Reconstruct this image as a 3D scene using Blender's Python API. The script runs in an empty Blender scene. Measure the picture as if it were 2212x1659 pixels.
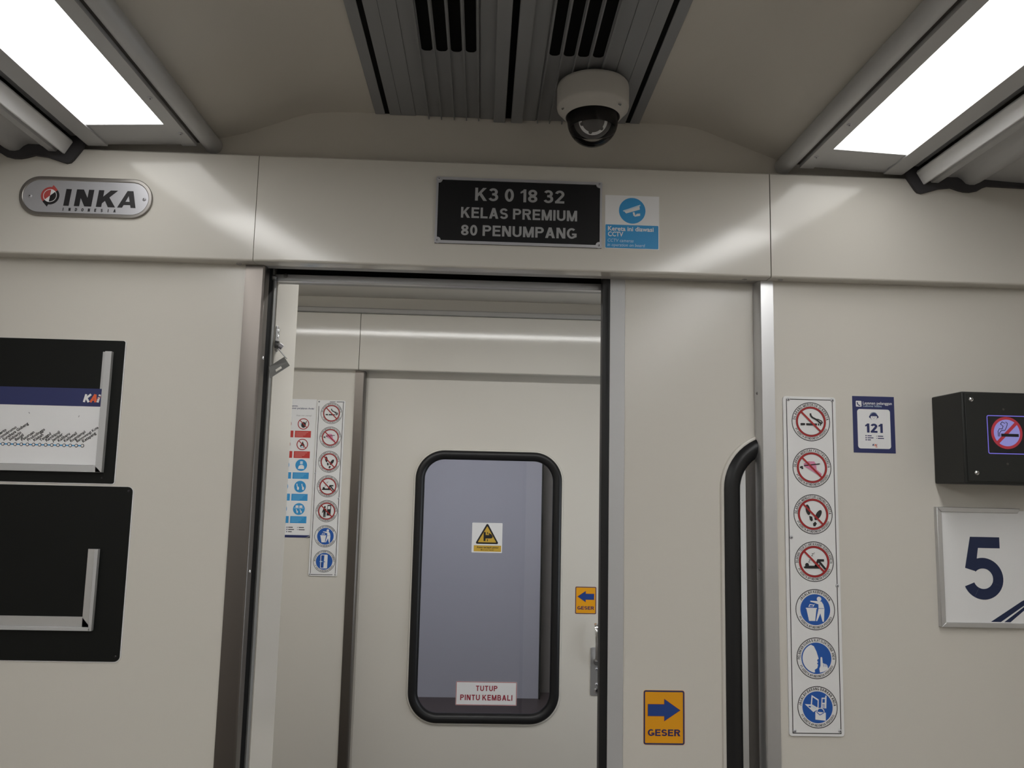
import bpy, math, random
from math import pi, sin, cos, radians, sqrt, atan2
from mathutils import Matrix, Vector

S = bpy.context.scene
COL = S.collection

# ------------------------------------------------------------------ camera, world, exposure
CAM = Vector((-0.04, 0.0, 1.5))
F_PX, YAW, PITCH, ROLL = 1762.33, -0.0343870, 0.1251320, 0.0224686
cd = bpy.data.cameras.new('camera')
cam = bpy.data.objects.new('camera', cd)
COL.objects.link(cam)
cd.sensor_fit = 'HORIZONTAL'
cd.sensor_width = 36.0
cd.lens = 36.0 * F_PX / 2212.0
cd.clip_start = 0.02
cd.clip_end = 60
base = Matrix(((1, 0, 0), (0, 0, -1), (0, 1, 0)))
Rz = Matrix(((cos(YAW), sin(YAW), 0), (-sin(YAW), cos(YAW), 0), (0, 0, 1)))
Rx = Matrix(((1, 0, 0), (0, cos(PITCH), sin(PITCH)), (0, -sin(PITCH), cos(PITCH))))
Rr = Matrix(((cos(ROLL), -sin(ROLL), 0), (sin(ROLL), cos(ROLL), 0), (0, 0, 1)))
M = Rr @ Rx @ base @ Rz
rot = Matrix((M[0], -Vector(M[1]), -Vector(M[2]))).transposed()
cam.matrix_world = Matrix.Translation(CAM) @ rot.to_4x4()
S.camera = cam

W = bpy.data.worlds.new('world')
S.world = W
W.use_nodes = True
W.node_tree.nodes['Background'].inputs[0].default_value = (0.9, 0.95, 1, 1)
W.node_tree.nodes['Background'].inputs[1].default_value = 0.02
S.view_settings.view_transform = 'Standard'
S.view_settings.look = 'None'
S.view_settings.exposure = 0.0
S.view_settings.gamma = 1.0
S.view_settings.use_curve_mapping = False
LIGHT_SALOON, LIGHT_SALOON_END, LIGHT_VESTIBULE, LIGHT_GANGWAY = 12.3, 4.2, 21.5, 56.0

# ------------------------------------------------------------------ materials
MATS = {}
def mat(name, col, rough=0.5, metal=0.0, spec=0.5, emit=None, estr=0.0, bump=0.0, bscale=60, stretch=None, var=0.0, coat=0.0):
    m = bpy.data.materials.new(name)
    m.use_nodes = True
    nt = m.node_tree
    b = nt.nodes['Principled BSDF']
    b.inputs['Base Color'].default_value = (*col, 1)
    b.inputs['Roughness'].default_value = rough
    b.inputs['Metallic'].default_value = metal
    b.inputs['Specular IOR Level'].default_value = spec
    b.inputs['Coat Weight'].default_value = coat
    b.inputs['Coat Roughness'].default_value = 0.08
    if emit:
        b.inputs['Emission Color'].default_value = (*emit, 1)
        b.inputs['Emission Strength'].default_value = estr
    if bump or var:
        tc = nt.nodes.new('ShaderNodeTexCoord')
        mp = nt.nodes.new('ShaderNodeMapping')
        if stretch: mp.inputs['Scale'].default_value = stretch
        nz = nt.nodes.new('ShaderNodeTexNoise')
        nz.inputs['Scale'].default_value = bscale
        nz.inputs['Detail'].default_value = 3
        nt.links.new(tc.outputs['Object'], mp.inputs[0])
        nt.links.new(mp.outputs[0], nz.inputs['Vector'])
        if bump:
            bp = nt.nodes.new('ShaderNodeBump')
            bp.inputs['Strength'].default_value = bump
            bp.inputs['Distance'].default_value = 0.002
            nt.links.new(nz.outputs['Fac'], bp.inputs['Height'])
            nt.links.new(bp.outputs[0], b.inputs['Normal'])
        if var:
            mr = nt.nodes.new('ShaderNodeMapRange')
            mr.inputs['To Min'].default_value = max(0.02, rough - var)
            mr.inputs['To Max'].default_value = rough + var
            nt.links.new(nz.outputs['Fac'], mr.inputs[0])
            nt.links.new(mr.outputs[0], b.inputs['Roughness'])
    MATS[name] = m
    return m

def glass_mat(name, tint, ior=1.45, rough=0.02):
    m = bpy.data.materials.new(name)
    m.use_nodes = True
    nt = m.node_tree
    nt.nodes.clear()
    out = nt.nodes.new('ShaderNodeOutputMaterial')
    mix = nt.nodes.new('ShaderNodeMixShader')
    tr = nt.nodes.new('ShaderNodeBsdfTransparent')
    tr.inputs[0].default_value = (*tint, 1)
    gl = nt.nodes.new('ShaderNodeBsdfGlossy')
    gl.inputs['Roughness'].default_value = rough
    fr = nt.nodes.new('ShaderNodeFresnel')
    fr.inputs[0].default_value = ior
    nt.links.new(fr.outputs[0], mix.inputs[0])
    nt.links.new(tr.outputs[0], mix.inputs[1])
    nt.links.new(gl.outputs[0], mix.inputs[2])
    nt.links.new(mix.outputs[0], out.inputs[0])
    MATS[name] = m

mat('paint', (0.62, 0.592, 0.54), 0.24, spec=0.45, bump=0.035, bscale=90)
mat('header_paint', (0.62, 0.595, 0.545), 0.14, spec=0.45, bump=0.03, bscale=90)
mat('header_gloss', (0.62, 0.595, 0.545), 0.09, spec=0.45, bump=0.02, bscale=60)
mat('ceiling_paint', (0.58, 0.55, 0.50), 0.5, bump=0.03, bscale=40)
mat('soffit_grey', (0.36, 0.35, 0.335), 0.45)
mat('aluminium', (0.60, 0.60, 0.61), 0.34, 0.85, var=0.08, bscale=12, stretch=(1, 1, 0.05))
mat('alu_matte', (0.50, 0.50, 0.505), 0.5, 0.35, var=0.06, bscale=12, stretch=(1, 0.05, 1))
mat('vent_grey', (0.27, 0.275, 0.285), 0.55, 0.2)
mat('steel', (0.175, 0.158, 0.145), 0.36, 1.0, var=0.1, bscale=14, stretch=(2, 2, 0.12))
mat('chrome', (0.75, 0.75, 0.76), 0.12, 1.0)
mat('dark_metal', (0.22, 0.22, 0.22), 0.4, 0.8)
mat('zinc', (0.26, 0.26, 0.255), 0.5, 0.5)
mat('rail_alu', (0.84, 0.84, 0.85), 0.42)
mat('rubber', (0.011, 0.011, 0.012), 0.38, spec=0.35)
mat('seal_rubber_shade', (0.05, 0.048, 0.052), 0.6, spec=0.3)
mat('black', (0.004, 0.004, 0.004), 0.8, spec=0.1)
mat('black_panel', (0.0042, 0.0050, 0.0046), 0.45, spec=0.22, bump=0.02, bscale=200)
mat('box_black', (0.014, 0.015, 0.014), 0.5, spec=0.35, bump=0.08, bscale=400)
mat('plate_black', (0.008, 0.008, 0.009), 0.4, spec=0.35)
mat('silver', (0.52, 0.52, 0.55), 0.4, 0.55)
mat('acrylic', (0.76, 0.76, 0.765), 0.18, spec=0.4)
mat('white', (0.78, 0.78, 0.79), 0.4, spec=0.3)
mat('plastic_white', (0.50, 0.48, 0.45), 0.4)
mat('ink', (0.012, 0.011, 0.013), 0.4)
mat('ink_grey', (0.30, 0.30, 0.32), 0.5)
mat('letter_silver', (0.40, 0.40, 0.41), 0.42, 0.3)
mat('navy', (0.018, 0.026, 0.115), 0.4)
mat('navy_deep', (0.006, 0.016, 0.065), 0.35)
mat('sign_blue', (0.012, 0.095, 0.40), 0.35)
mat('sky_blue', (0.03, 0.29, 0.62), 0.4)
mat('sky_pale', (0.12, 0.42, 0.72), 0.4)
mat('pale_blue', (0.55, 0.70, 0.82), 0.4)
mat('red', (0.36, 0.014, 0.016), 0.4)
mat('red_bright', (0.52, 0.035, 0.03), 0.4)
mat('logo_red', (0.44, 0.065, 0.06), 0.4)
mat('rim_steel', (0.36, 0.34, 0.32), 0.34, 1.0)
mat('red_pale', (0.66, 0.20, 0.18), 0.4)
mat('orange', (0.75, 0.13, 0.045), 0.4)
mat('pink', (0.62, 0.22, 0.36), 0.4)
mat('amber', (0.78, 0.34, 0.004), 0.4)
mat('amber_dull', (0.60, 0.38, 0.045), 0.4)
mat('brown_red', (0.30, 0.02, 0.04), 0.4)
mat('floor', (0.10, 0.085, 0.075), 0.5)
mat('floor_brown', (0.045, 0.030, 0.030), 0.5)
mat('dark_wall', (0.10, 0.095, 0.095), 0.6)
mat('lavender', (0.405, 0.395, 0.425), 0.5)
mat('recess', (0.20, 0.18, 0.155), 0.6)
mat('arrow_blue', (0.012, 0.050, 0.235), 0.4)
mat('daylight', (0.3, 0.3, 0.3), 0.3, emit=(0.84, 0.92, 1.0), estr=4.0)
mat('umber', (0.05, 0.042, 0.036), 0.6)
mat('diffuser', (0.8, 0.8, 0.8), 0.4, emit=(1.0, 0.995, 0.975), estr=LIGHT_SALOON)
mat('diffuser_end', (0.8, 0.8, 0.8), 0.4, emit=(1.0, 0.995, 0.975), estr=LIGHT_SALOON_END)   # end section dimmed so the header next to it does not burn out
mat('vest_lamp', (0.8, 0.8, 0.8), 0.4, emit=(1.0, 0.995, 0.97), estr=LIGHT_VESTIBULE)
mat('gang_lamp', (0.8, 0.8, 0.8), 0.4, emit=(0.86, 0.9, 1.0), estr=LIGHT_GANGWAY)
mat('led_lilac', (0.02, 0.02, 0.03), 0.3, emit=(0.42, 0.40, 0.95), estr=0.5)
mat('led_edge', (0.02, 0.02, 0.03), 0.3, emit=(0.22, 0.18, 0.85), estr=0.7)
mat('led_red', (0.2, 0.01, 0.01), 0.3, emit=(0.36, 0.03, 0.055), estr=0.5)
mat('screen_black', (0.004, 0.004, 0.008), 0.2)
glass_mat('pane_glass', (0.86, 0.86, 0.87))
glass_mat('dome_clear', (0.93, 0.93, 0.93), 1.3, 0.03)

# ------------------------------------------------------------------ mesh builder
class MB:
    def __init__(s):
        s.v, s.f, s.m, s.names = [], [], [], []
    def mi(s, name):
        if name not in s.names: s.names.append(name)
        return s.names.index(name)
    def add(s, vs, fs, m):
        n = len(s.v)
        k = s.mi(m)
        s.v += [tuple(p) for p in vs]
        for f in fs:
            s.f.append(tuple(i + n for i in f))
            s.m.append(k)
        return s
    def box(s, x0, x1, y0, y1, z0, z1, m):
        vs = [(x, y, z) for x in (x0, x1) for y in (y0, y1) for z in (z0, z1)]
        return s.add(vs, [(0, 1, 3, 2), (4, 6, 7, 5), (0, 4, 5, 1), (2, 3, 7, 6), (0, 2, 6, 4), (1, 5, 7, 3)], m)
    def prism(s, pts, axis, a, b, m):
        """extrude a 2D outline: axis X takes (y,z), Y takes (x,z), Z takes (x,y)"""
        def P(u, v, w):
            return {'X': (w, u, v), 'Y': (u, w, v), 'Z': (u, v, w)}[axis]
        n = len(pts)
        vs = [P(u, v, a) for u, v in pts] + [P(u, v, b) for u, v in pts]
        fs = [tuple(range(n)), tuple(range(2 * n - 1, n - 1, -1))]
        fs += [(i, i + n, (i + 1) % n + n, (i + 1) % n) for i in range(n)]
        return s.add(vs, fs, m)
    def hole_plate(s, outer, inner, axis, a, b, m):
        """plate with a hole: outer and inner outlines with the same point count"""
        def P(u, v, w):
            return {'X': (w, u, v), 'Y': (u, w, v), 'Z': (u, v, w)}[axis]
        n = len(outer)
        vs = [P(u, v, a) for u, v in outer] + [P(u, v, a) for u, v in inner] + [P(u, v, b) for u, v in outer] + [P(u, v, b) for u, v in inner]
        fs = []
        for i in range(n):
            j = (i + 1) % n
            fs += [(i, j, n + j, n + i), (2 * n + i, 3 * n + i, 3 * n + j, 2 * n + j), (i, 2 * n + i, 2 * n + j, j), (n + i, n + j, 3 * n + j, 3 * n + i)]
        return s.add(vs, fs, m)
    def lathe(s, prof, c, m, seg=48, axis='Z'):
        """profile of (r, h) turned about an axis through c"""
        vs, fs = [], []
        k = len(prof)
        for i in range(seg):
            a = 2 * pi * i / seg
            for r, h in prof:
                d = {'Z': (r * cos(a), r * sin(a), h), 'Y': (r * cos(a), h, r * sin(a)), 'X': (h, r * cos(a), r * sin(a))}[axis]
                vs.append((c[0] + d[0], c[1] + d[1], c[2] + d[2]))
        for i in range(seg):
            j = (i + 1) % seg
            for q in range(k - 1):
                fs.append((i * k + q, j * k + q, j * k + q + 1, i * k + q + 1))
        return s.add(vs, fs, m)
    def sweep(s, path, section, m, up=(0, -1, 0)):
        """closed path in the X-Z plane; section points (outward, forward)"""
        n, k = len(path), len(section)
        vs, fs = [], []
        for i in range(n):
            p = path[i]
            t = Vector(path[(i + 1) % n]) - Vector(path[i - 1])
            t.normalize()
            nx, nz = t[2], -t[0]
            for o, fw in section:
                vs.append((p[0] + nx * o, p[1] - fw, p[2] + nz * o))
        for i in range(n):
            j = (i + 1) % n
            for q in range(k):
                r = (q + 1) % k
                fs.append((i * k + q, j * k + q, j * k + r, i * k + r))
        return s.add(vs, fs, m)
    def tube(s, path, r, m, seg=10):
        path = [Vector(p) for p in path]
        vs, fs = [], []
        n = len(path)
        for i, p in enumerate(path):
            t = (path[min(i + 1, n - 1)] - path[max(i - 1, 0)]).normalized()
            a = t.orthogonal().normalized() if i == 0 else (a - t * a.dot(t)).normalized()
            b = t.cross(a)
            rr = r[i] if isinstance(r, (list, tuple)) else r
            for q in range(seg):
                an = 2 * pi * q / seg
                vs.append(p + a * cos(an) * rr + b * sin(an) * rr)
        for i in range(n - 1):
            for q in range(seg):
                w = (q + 1) % seg
                fs.append((i * seg + q, i * seg + w, (i + 1) * seg + w, (i + 1) * seg + q))
        fs.append(tuple(range(seg)))
        fs.append(tuple(range(n * seg - 1, (n - 1) * seg - 1, -1)))
        return s.add(vs, fs, m)
    def build(s, name, parent=None, smooth=False, bevel=0.0, seg=2, angle=35):
        me = bpy.data.meshes.new(name)
        o = bpy.data.objects.new(name, me)
        COL.objects.link(o)
        off = Vector((0, 0, 0))
        p = parent
        while p:
            off += Vector(p.location)
            p = p.parent
        if parent is None and s.v:
            lo = [min(q[i] for q in s.v) for i in range(3)]
            hi = [max(q[i] for q in s.v) for i in range(3)]
            off = Vector(((lo[0] + hi[0]) / 2, (lo[1] + hi[1]) / 2, lo[2]))
            o.location = off
        me.from_pydata([tuple(Vector(q) - off) for q in s.v], [], s.f)
        for nme in s.names: me.materials.append(MATS[nme])
        for pol, k in zip(me.polygons, s.m): pol.material_index = k
        me.validate()
        if smooth or bevel:
            import bmesh
            bm = bmesh.new()
            bm.from_mesh(me)
            bmesh.ops.recalc_face_normals(bm, faces=bm.faces)
            bm.to_mesh(me)
            bm.free()
            me.shade_smooth()
            me.set_sharp_from_angle(angle=radians(angle))
        if bevel:
            md = o.modifiers.new('bevel', 'BEVEL')
            md.width = bevel
            md.segments = seg
            md.limit_method = 'ANGLE'
            md.angle_limit = radians(40)
        if parent: o.parent = parent
        return o

def thing(name, label, cat, loc, group=None):
    o = bpy.data.objects.new(name, None)
    o.empty_display_size = 0.05
    COL.objects.link(o)
    o.location = loc
    return tag(o, label, cat, group)
def tag(o, label, cat, group=None, kind=None):
    o['label'] = label
    o['category'] = cat
    if group: o['group'] = group
    if kind: o['kind'] = kind
    return o
def struct(o, label, cat):
    return tag(o, label, cat, None, 'structure')

def rrect(x0, x1, z0, z1, r, n=6):
    pts = []
    for cx, cz, a0 in ((x1 - r, z1 - r, 0), (x0 + r, z1 - r, 90), (x0 + r, z0 + r, 180), (x1 - r, z0 + r, 270)):
        for i in range(n + 1):
            a = radians(a0 + 90 * i / n)
            pts.append((cx + r * cos(a), cz + r * sin(a)))
    return pts

# ------------------------------------------------------------------ flat artwork (prints on signs)
class Art:
    """u to the right, v up, metres about the sign's centre; layers lie a hair in front of each other"""
    STEP = 0.00022
    def __init__(s, c, y):
        s.c, s.y, s.mb = c, y, MB()
    def pt(s, u, v, L):
        return (s.c[0] + u, s.y - L * s.STEP, s.c[1] + v)
    def poly(s, pts, m, L, n=None):
        a = sum(pts[i][0] * pts[(i + 1) % len(pts)][1] - pts[(i + 1) % len(pts)][0] * pts[i][1] for i in range(len(pts)))
        if a < 0: pts = pts[::-1]
        s.n = n if n is not None else (getattr(s, 'n', 0) + 1) % 12
        L += s.n * 0.06                                             # overlapping strokes never share a plane
        s.mb.add([s.pt(u, v, L) for u, v in pts], [tuple(range(len(pts)))], m)
    def rect(s, x0, x1, y0, y1, m, L): s.poly([(x0, y0), (x1, y0), (x1, y1), (x0, y1)], m, L)
    def rrect(s, x0, x1, y0, y1, r, m, L): s.poly(rrect(x0, x1, y0, y1, r), m, L)
    def frame(s, x0, x1, y0, y1, w, m, L, r=0.0):
        if r:
            o, i = rrect(x0, x1, y0, y1, r), rrect(x0 + w, x1 - w, y0 + w, y1 - w, max(r - w, 1e-4))
            n = len(o)
            for k in range(n):
                j = (k + 1) % n
                s.poly([o[k], o[j], i[j], i[k]], m, L, 0)
        else:
            s.rect(x0, x1, y1 - w, y1, m, L); s.rect(x0, x1, y0, y0 + w, m, L)
            s.rect(x0, x0 + w, y0 + w, y1 - w, m, L); s.rect(x1 - w, x1, y0 + w, y1 - w, m, L)
    def sector(s, cx, cy, r, a0, a1, m, L, n=24):
        s.poly([(cx, cy)] * (abs(a1 - a0) < 359) + [(cx + r * cos(radians(a0 + (a1 - a0) * i / n)), cy + r * sin(radians(a0 + (a1 - a0) * i / n))) for i in range(n + (abs(a1 - a0) < 359))], m, L)
    def disc(s, cx, cy, r, m, L, n=40): s.sector(cx, cy, r, 0, 360, m, L, n)
    def ell(s, cx, cy, rx, ry, m, L, rot=0, n=24):
        c, d = cos(radians(rot)), sin(radians(rot))
        s.poly([(cx + rx * cos(2 * pi * i / n) * c - ry * sin(2 * pi * i / n) * d, cy + rx * cos(2 * pi * i / n) * d + ry * sin(2 * pi * i / n) * c) for i in range(n)], m, L)
    def ring(s, cx, cy, r0, r1, m, L, n=48, a0=0, a1=360):
        for i in range(n):
            a, b = radians(a0 + (a1 - a0) * i / n), radians(a0 + (a1 - a0) * (i + 1) / n)
            s.poly([(cx + r0 * cos(a), cy + r0 * sin(a)), (cx + r1 * cos(a), cy + r1 * sin(a)), (cx + r1 * cos(b), cy + r1 * sin(b)), (cx + r0 * cos(b), cy + r0 * sin(b))], m, L, 3)
    def stroke(s, pts, w, m, L):
        s.k = (getattr(s, 'k', 0) + 1) % 12
        for q in strip(pts, w): s.poly(q, m, L, s.k)
    def glyphs(s, text, x, y, h, m, L, t=0.17, align='l', sx=1.0, shear=0.0, gap=0.1, rot=0.0, width=None):
        quads, tw = line(text, t, gap)
        if width: sx = width / (tw * h)
        x0 = {'l': 0, 'c': -tw / 2, 'r': -tw}[align]
        c, d = cos(rot), sin(rot)
        for q, i in quads:
            pp = []
            for u, v in q:
                u, v = (u + x0 + shear * v) * h * sx, v * h
                pp.append((x + u * c - v * d, y + u * d + v * c))
            s.poly(pp, m, L, i)
    def arc(s, text, cx, cy, r, h, a_mid, span, m, L, t=0.16, bottom=False, gap=0.12):
        quads, tw = line(text, t, gap, split=True)
        k = radians(span) / tw
        for q, gx, gw, i in quads:
            ang = (gx + gw / 2 - tw / 2) * k
            if bottom:
                a = radians(a_mid) + ang; px, py = cx + r * cos(a), cy + r * sin(a); th = a + pi / 2
            else:
                a = radians(a_mid) - ang; px, py = cx + r * cos(a), cy + r * sin(a); th = a - pi / 2
            c, d = cos(th), sin(th)
            sx = k * r
            pp = []
            for u, v in q:
                u, v = (u - gw / 2) * sx, v * h
                pp.append((px + u * c - v * d, py + u * d + v * c))
            s.poly(pp, m, L, i)
    def text(s, body, x, y, size, m, L, align='l', bold=0.012, shear=0.0, rot=0.0, width=None):
        vs, fs, w = font_mesh(body, bold, shear)
        k = width / w if width else size
        kx, ky = k, size
        x0 = {'l': 0, 'c': -w / 2, 'r': -w}[align]
        c, d = cos(rot), sin(rot)
        out = []
        for u, v in vs:
            u, v = (u + x0) * kx, v * ky
            out.append(s.pt(x + u * c - v * d, y + u * d + v * c, L))
        s.mb.add(out, fs, m)
    def build(s, name, parent): return s.mb.build(name, parent)

_FONT = {}
def font_mesh(body, bold, shear):
    key = (body, bold, shear)
    if key not in _FONT:
        cu = bpy.data.curves.new('tmp', 'FONT')
        cu.body, cu.size, cu.offset, cu.shear, cu.resolution_u = body, 1.0, bold, shear, 2
        ob = bpy.data.objects.new('tmp', cu)
        COL.objects.link(ob)
        dg = bpy.context.evaluated_depsgraph_get()
        me = bpy.data.meshes.new_from_object(ob.evaluated_get(dg))
        vs = [(v.co.x, v.co.y) for v in me.vertices]
        fs = [tuple(p.vertices) for p in me.polygons]
        x0 = min(v[0] for v in vs)
        w = max(v[0] for v in vs) - x0
        _FONT[key] = ([(a - x0, b) for a, b in vs], fs, w)
        bpy.data.meshes.remove(me)
        bpy.data.objects.remove(ob)
        bpy.data.curves.remove(cu)
    return _FONT[key]

def strip(pts, w):
    """polyline of width w as quads with mitred joints"""
    n = len(pts)
    closed = n > 2 and abs(pts[0][0] - pts[-1][0]) + abs(pts[0][1] - pts[-1][1]) < 1e-9
    L, R = [], []
    for i in range(n):
        a = pts[i - 1] if i > 0 else (pts[-2] if closed else pts[0])
        b = pts[i + 1] if i < n - 1 else (pts[1] if closed else pts[-1])
        p = pts[i]
        d1 = Vector((p[0] - a[0], p[1] - a[1])); d2 = Vector((b[0] - p[0], b[1] - p[1]))
        if d1.length < 1e-12: d1 = d2
        if d2.length < 1e-12: d2 = d1
        d1.normalize(); d2.normalize()
        n1, n2 = Vector((-d1.y, d1.x)), Vector((-d2.y, d2.x))
        nn = n1 + n2
        nn = nn.normalized() if nn.length > 1e-6 else n1
        k = w / 2 / max(nn.dot(n1), 0.35)
        L.append((p[0] + nn.x * k, p[1] + nn.y * k)); R.append((p[0] - nn.x * k, p[1] - nn.y * k))
    return [[R[i], R[i + 1], L[i + 1], L[i]] for i in range(n - 1)]

def _e(cx, cy, rx, ry, a0, a1, n=14):
    return [(cx + rx * cos(radians(a0 + (a1 - a0) * i / n)), cy + ry * sin(radians(a0 + (a1 - a0) * i / n))) for i in range(n + 1)]
class Strokes(list):
    """quads of a glyph, each tagged with the pen stroke it belongs to"""
    k = -1
    def append(s, p): s.k += 1; list.append(s, (p, s.k * 2))
    def extend(s, ps):
        s.k += 1
        for p in ps: list.append(s, (p, s.k * 2))
def glyph(ch, t):
    """bold grotesque capitals and figures, cap height 1"""
    h = t / 2
    d = t * 1.18                                                    # horizontal width of a diagonal
    q = Strokes()
    def st(*p): q.extend(strip(list(p), t))
    def cv(p): q.extend(strip(p, t))
    def dg(x0, y0, x1, y1, w=d):
        e = len(q) * 2e-4
        q.append([(x0 + e, y0), (x0 + w + e, y0), (x1 + w + e, y1), (x1 + e, y1)])
    def bar(x0, x1, y0, y1): q.append([(x0, y0), (x1, y0), (x1, y1), (x0, y1)])
    if ch == ' ': return q, 0.30
    if ch == 'A': w = .76; dg(0, 0, w/2-d/2, 1); dg(w-d, 0, w/2-d/2, 1); bar(.2, w-.2, .22, .22+t*.9)
    elif ch == 'B': w = .68; bar(0, t, 0, 1); cv([(t, 1-h), (.40, 1-h)] + _e(.40, .75-h/2, w-.46-h, .25-h/2, 90, -90) + [(t, .5)]); cv([(t, .5)] + [(.42, .5)] + _e(.42, .25+h/2, w-.42-h, .25-h/2, 90, -90) + [(t, h)])
    elif ch == 'C': w = .72; cv(_e(w/2, .5, w/2-h, .5-h, 45, 315, 22))
    elif ch == 'D': w = .72; bar(0, t, 0, 1); cv([(t, 1-h), (.30, 1-h)] + _e(.30, .5, w-.30-h, .5-h, 90, -90, 18) + [(t, h)])
    elif ch == 'E': w = .62; bar(0, t, 0, 1); bar(t, w, 1-t, 1); bar(t, w, 0, t); bar(t, w-.05, .5-h+.02, .5+h+.02)
    elif ch == 'F': w = .58; bar(0, t, 0, 1); bar(t, w, 1-t, 1); bar(t, w-.06, .48-h, .48+h)
    elif ch == 'G': w = .76; cv(_e(w/2, .5, w/2-h, .5-h, 48, 310, 22) + [(w-h, .20)]); bar(w-t, w, .14, .50); bar(w/2+.02, w, .50-t*.9, .50)
    elif ch == 'H': w = .70; bar(0, t, 0, 1); bar(w-t, w, 0, 1); bar(t, w-t, .52-h, .52+h)
    elif ch == 'I': w = t; bar(0, t, 0, 1)
    elif ch == 'J': w = .54; cv([(w-h, 1), (w-h, .30)] + _e(w/2, .30, w/2-h, .30-h, 0, -165))
    elif ch == 'K': w = .74; bar(0, t, 0, 1); q.append([(t, .30), (t, .30+t*1.55), (w-d-.05, 1), (w-.03, 1)]); q.append([(.24, .50), (.24+d*.62, .66), (w, 0), (w-d*1.1, 0)])
    elif ch == 'L': w = .58; bar(0, t, 0, 1); bar(t, w, 0, t)
    elif ch == 'M': w = .84; bar(0, t, 0, 1); bar(w-t, w, 0, 1); dg(w/2-d*.45, 0, .02, 1, d*.9); dg(w/2-d*.45, 0, w-d*.9-.02, 1, d*.9)
    elif ch == 'N': w = .70; bar(0, t, 0, 1); bar(w-t, w, 0, 1); dg(w-d*1.1, 0, 0, 1, d*1.1)
    elif ch in 'O0Q': w = .78 if ch == 'O' else .56; p = _e(w/2, .5, w/2-h, .5-h, 0, 360, 28); cv(p[:-1] + [p[0]])
    elif ch == 'P': w = .66; bar(0, t, 0, 1); cv([(t, 1-h), (.38, 1-h)] + _e(.38, .71, w-.38-h, .29-h, 90, -90) + [(t, .42+h)])
    elif ch == 'R': w = .72; bar(0, t, 0, 1); cv([(t, 1-h), (.40, 1-h)] + _e(.40, .72, w-.43-h, .28-h, 90, -90) + [(t, .44+h)]); q.append([(.30, .47), (.30+d, .47), (w, 0), (w-d*1.15, 0)])
    elif ch == 'S': w = .66; r = (1-t)/4; cv(_e(w/2, 1-h-r, w/2-h-.01, r, 18, 270, 18)[:-1] + _e(w/2, h+r, w/2-h, r, 90, -162, 18))
    elif ch == 'T': w = .62; bar(0, w, 1-t, 1); bar(w/2-h, w/2+h, 0, 1-t)
    elif ch == 'U': w = .70; cv([(h, 1), (h, .34)] + _e(w/2, .34, w/2-h, .34-h, 180, 360) + [(w-h, 1)])
    elif ch == 'V': w = .72; dg(w/2-d/2, 0, 0, 1); dg(w/2-d/2, 0, w-d, 1)
    elif ch == 'W': w = .98; dg(.26-d/2, 0, 0, 1, d*.9); dg(.26-d/2, 0, w/2-d*.45, 1, d*.9); dg(w-.26-d*.4, 0, w/2-d*.45, 1, d*.9); dg(w-.26-d*.4, 0, w-d*.9, 1, d*.9)
    elif ch == 'Y': w = .70; bar(w/2-h, w/2+h, 0, .44); dg(w/2-d/2, .40, 0, 1); dg(w/2-d/2, .40, w-d, 1)
    elif ch == 'Z': w = .62; bar(0, w, 1-t, 1); bar(0, w, 0, t); dg(0, t*.8, w-d*1.1, 1-t*.8, d*1.1)
    elif ch == '1': w = .36; bar(w-t, w, 0, 1); q.append([(w-t*.62, .80-t*.25), (w-t, .80-t*.35), (0, .66), (0, .66+t*.75), (w-t*.62, 1)])
    elif ch == '2': w = .58; p = _e(w/2, .70, w/2-h, .30-h, 168, -32, 16); cv(p); st(p[-1], (h*1.15, h*1.3)); bar(0, w, 0, t)
    elif ch == '3': w = .58; m = .53; cv(_e(w/2-.02, (1-h+m)/2, w/2-h-.01, (1-h-m)/2, 158, -90, 16)); cv(_e(w/2-.02, (m+h)/2, w/2-h+.02, (m-h)/2, 90, -158, 18)); bar(.20, w/2-.02, m-h, m+h)
    elif ch == '5': w = .58; bar(.12, w-.02, 1-t, 1); q.append([(.10, 1), (.10+t, 1-t), (.03+t, .46), (.03, .43)]); cv(_e(w/2-.01, .325, w/2-h+.005, .325-h, 143, -162, 22))
    elif ch == '8': w = .58; p = _e(w/2, .75-h*.35, w/2-h-.015, .25-h*.75, 0, 360, 22); cv(p[:-1]+[p[0]]); p = _e(w/2, .27, w/2-h, .27-h, 0, 360, 24); cv(p[:-1]+[p[0]])
    elif ch == '(': w = .28; cv(_e(.32, .45, .30-h, .62, 130, 230, 10))
    elif ch == ')': w = .28; cv(_e(-.04, .45, .30-h, .62, 50, -50, 10))
    elif ch == '.': w = t; bar(0, t, 0, t)
    elif ch == '/': w = .36; dg(0, 0, w-t, 1, t)
    elif ch == '&': w = .70; p = _e(.30, .78, .17, .22-h, 0, 360, 16); cv(p[:-1]+[p[0]]); cv([(.36, .58)] + _e(.28, .27, .28-h, .27-h, 95, 330, 14) + [(.62, .5)]); dg(w-d, 0, .18, .75)
    else: return [], 0.3
    return q, w
_G = {}
def line(text, t, gap, split=False):
    x, out = 0.0, []
    for ch in text:
        if (ch, t) not in _G: _G[(ch, t)] = glyph(ch, t)
        q, w = _G[(ch, t)]
        if split: out += [(p, x, w, i) for p, i in q]
        else: out += [([(u + x, v) for u, v in p], i) for p, i in q]
        x += w + (gap if ch != ' ' else 0)
    return out, x - gap

def screw(parent, x, y, z, r=0.0045, axis='Y', d=-1, m='silver', name='screw'):
    """domed screw head with a dark recess"""
    mb = MB()
    prof = [(0.0001, d * r * .55), (r * .5, d * r * .5), (r * .9, d * r * .22), (r, 0)]
    mb.lathe(prof, (x, y, z), m, 16, axis)
    e = d * r * .6
    mb.lathe([(0.0001, e), (r * .32, e), (r * .32, d * r * .3)], (x, y, z), 'ink', 8, axis)
    return mb.build(name, parent, smooth=True)

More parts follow.
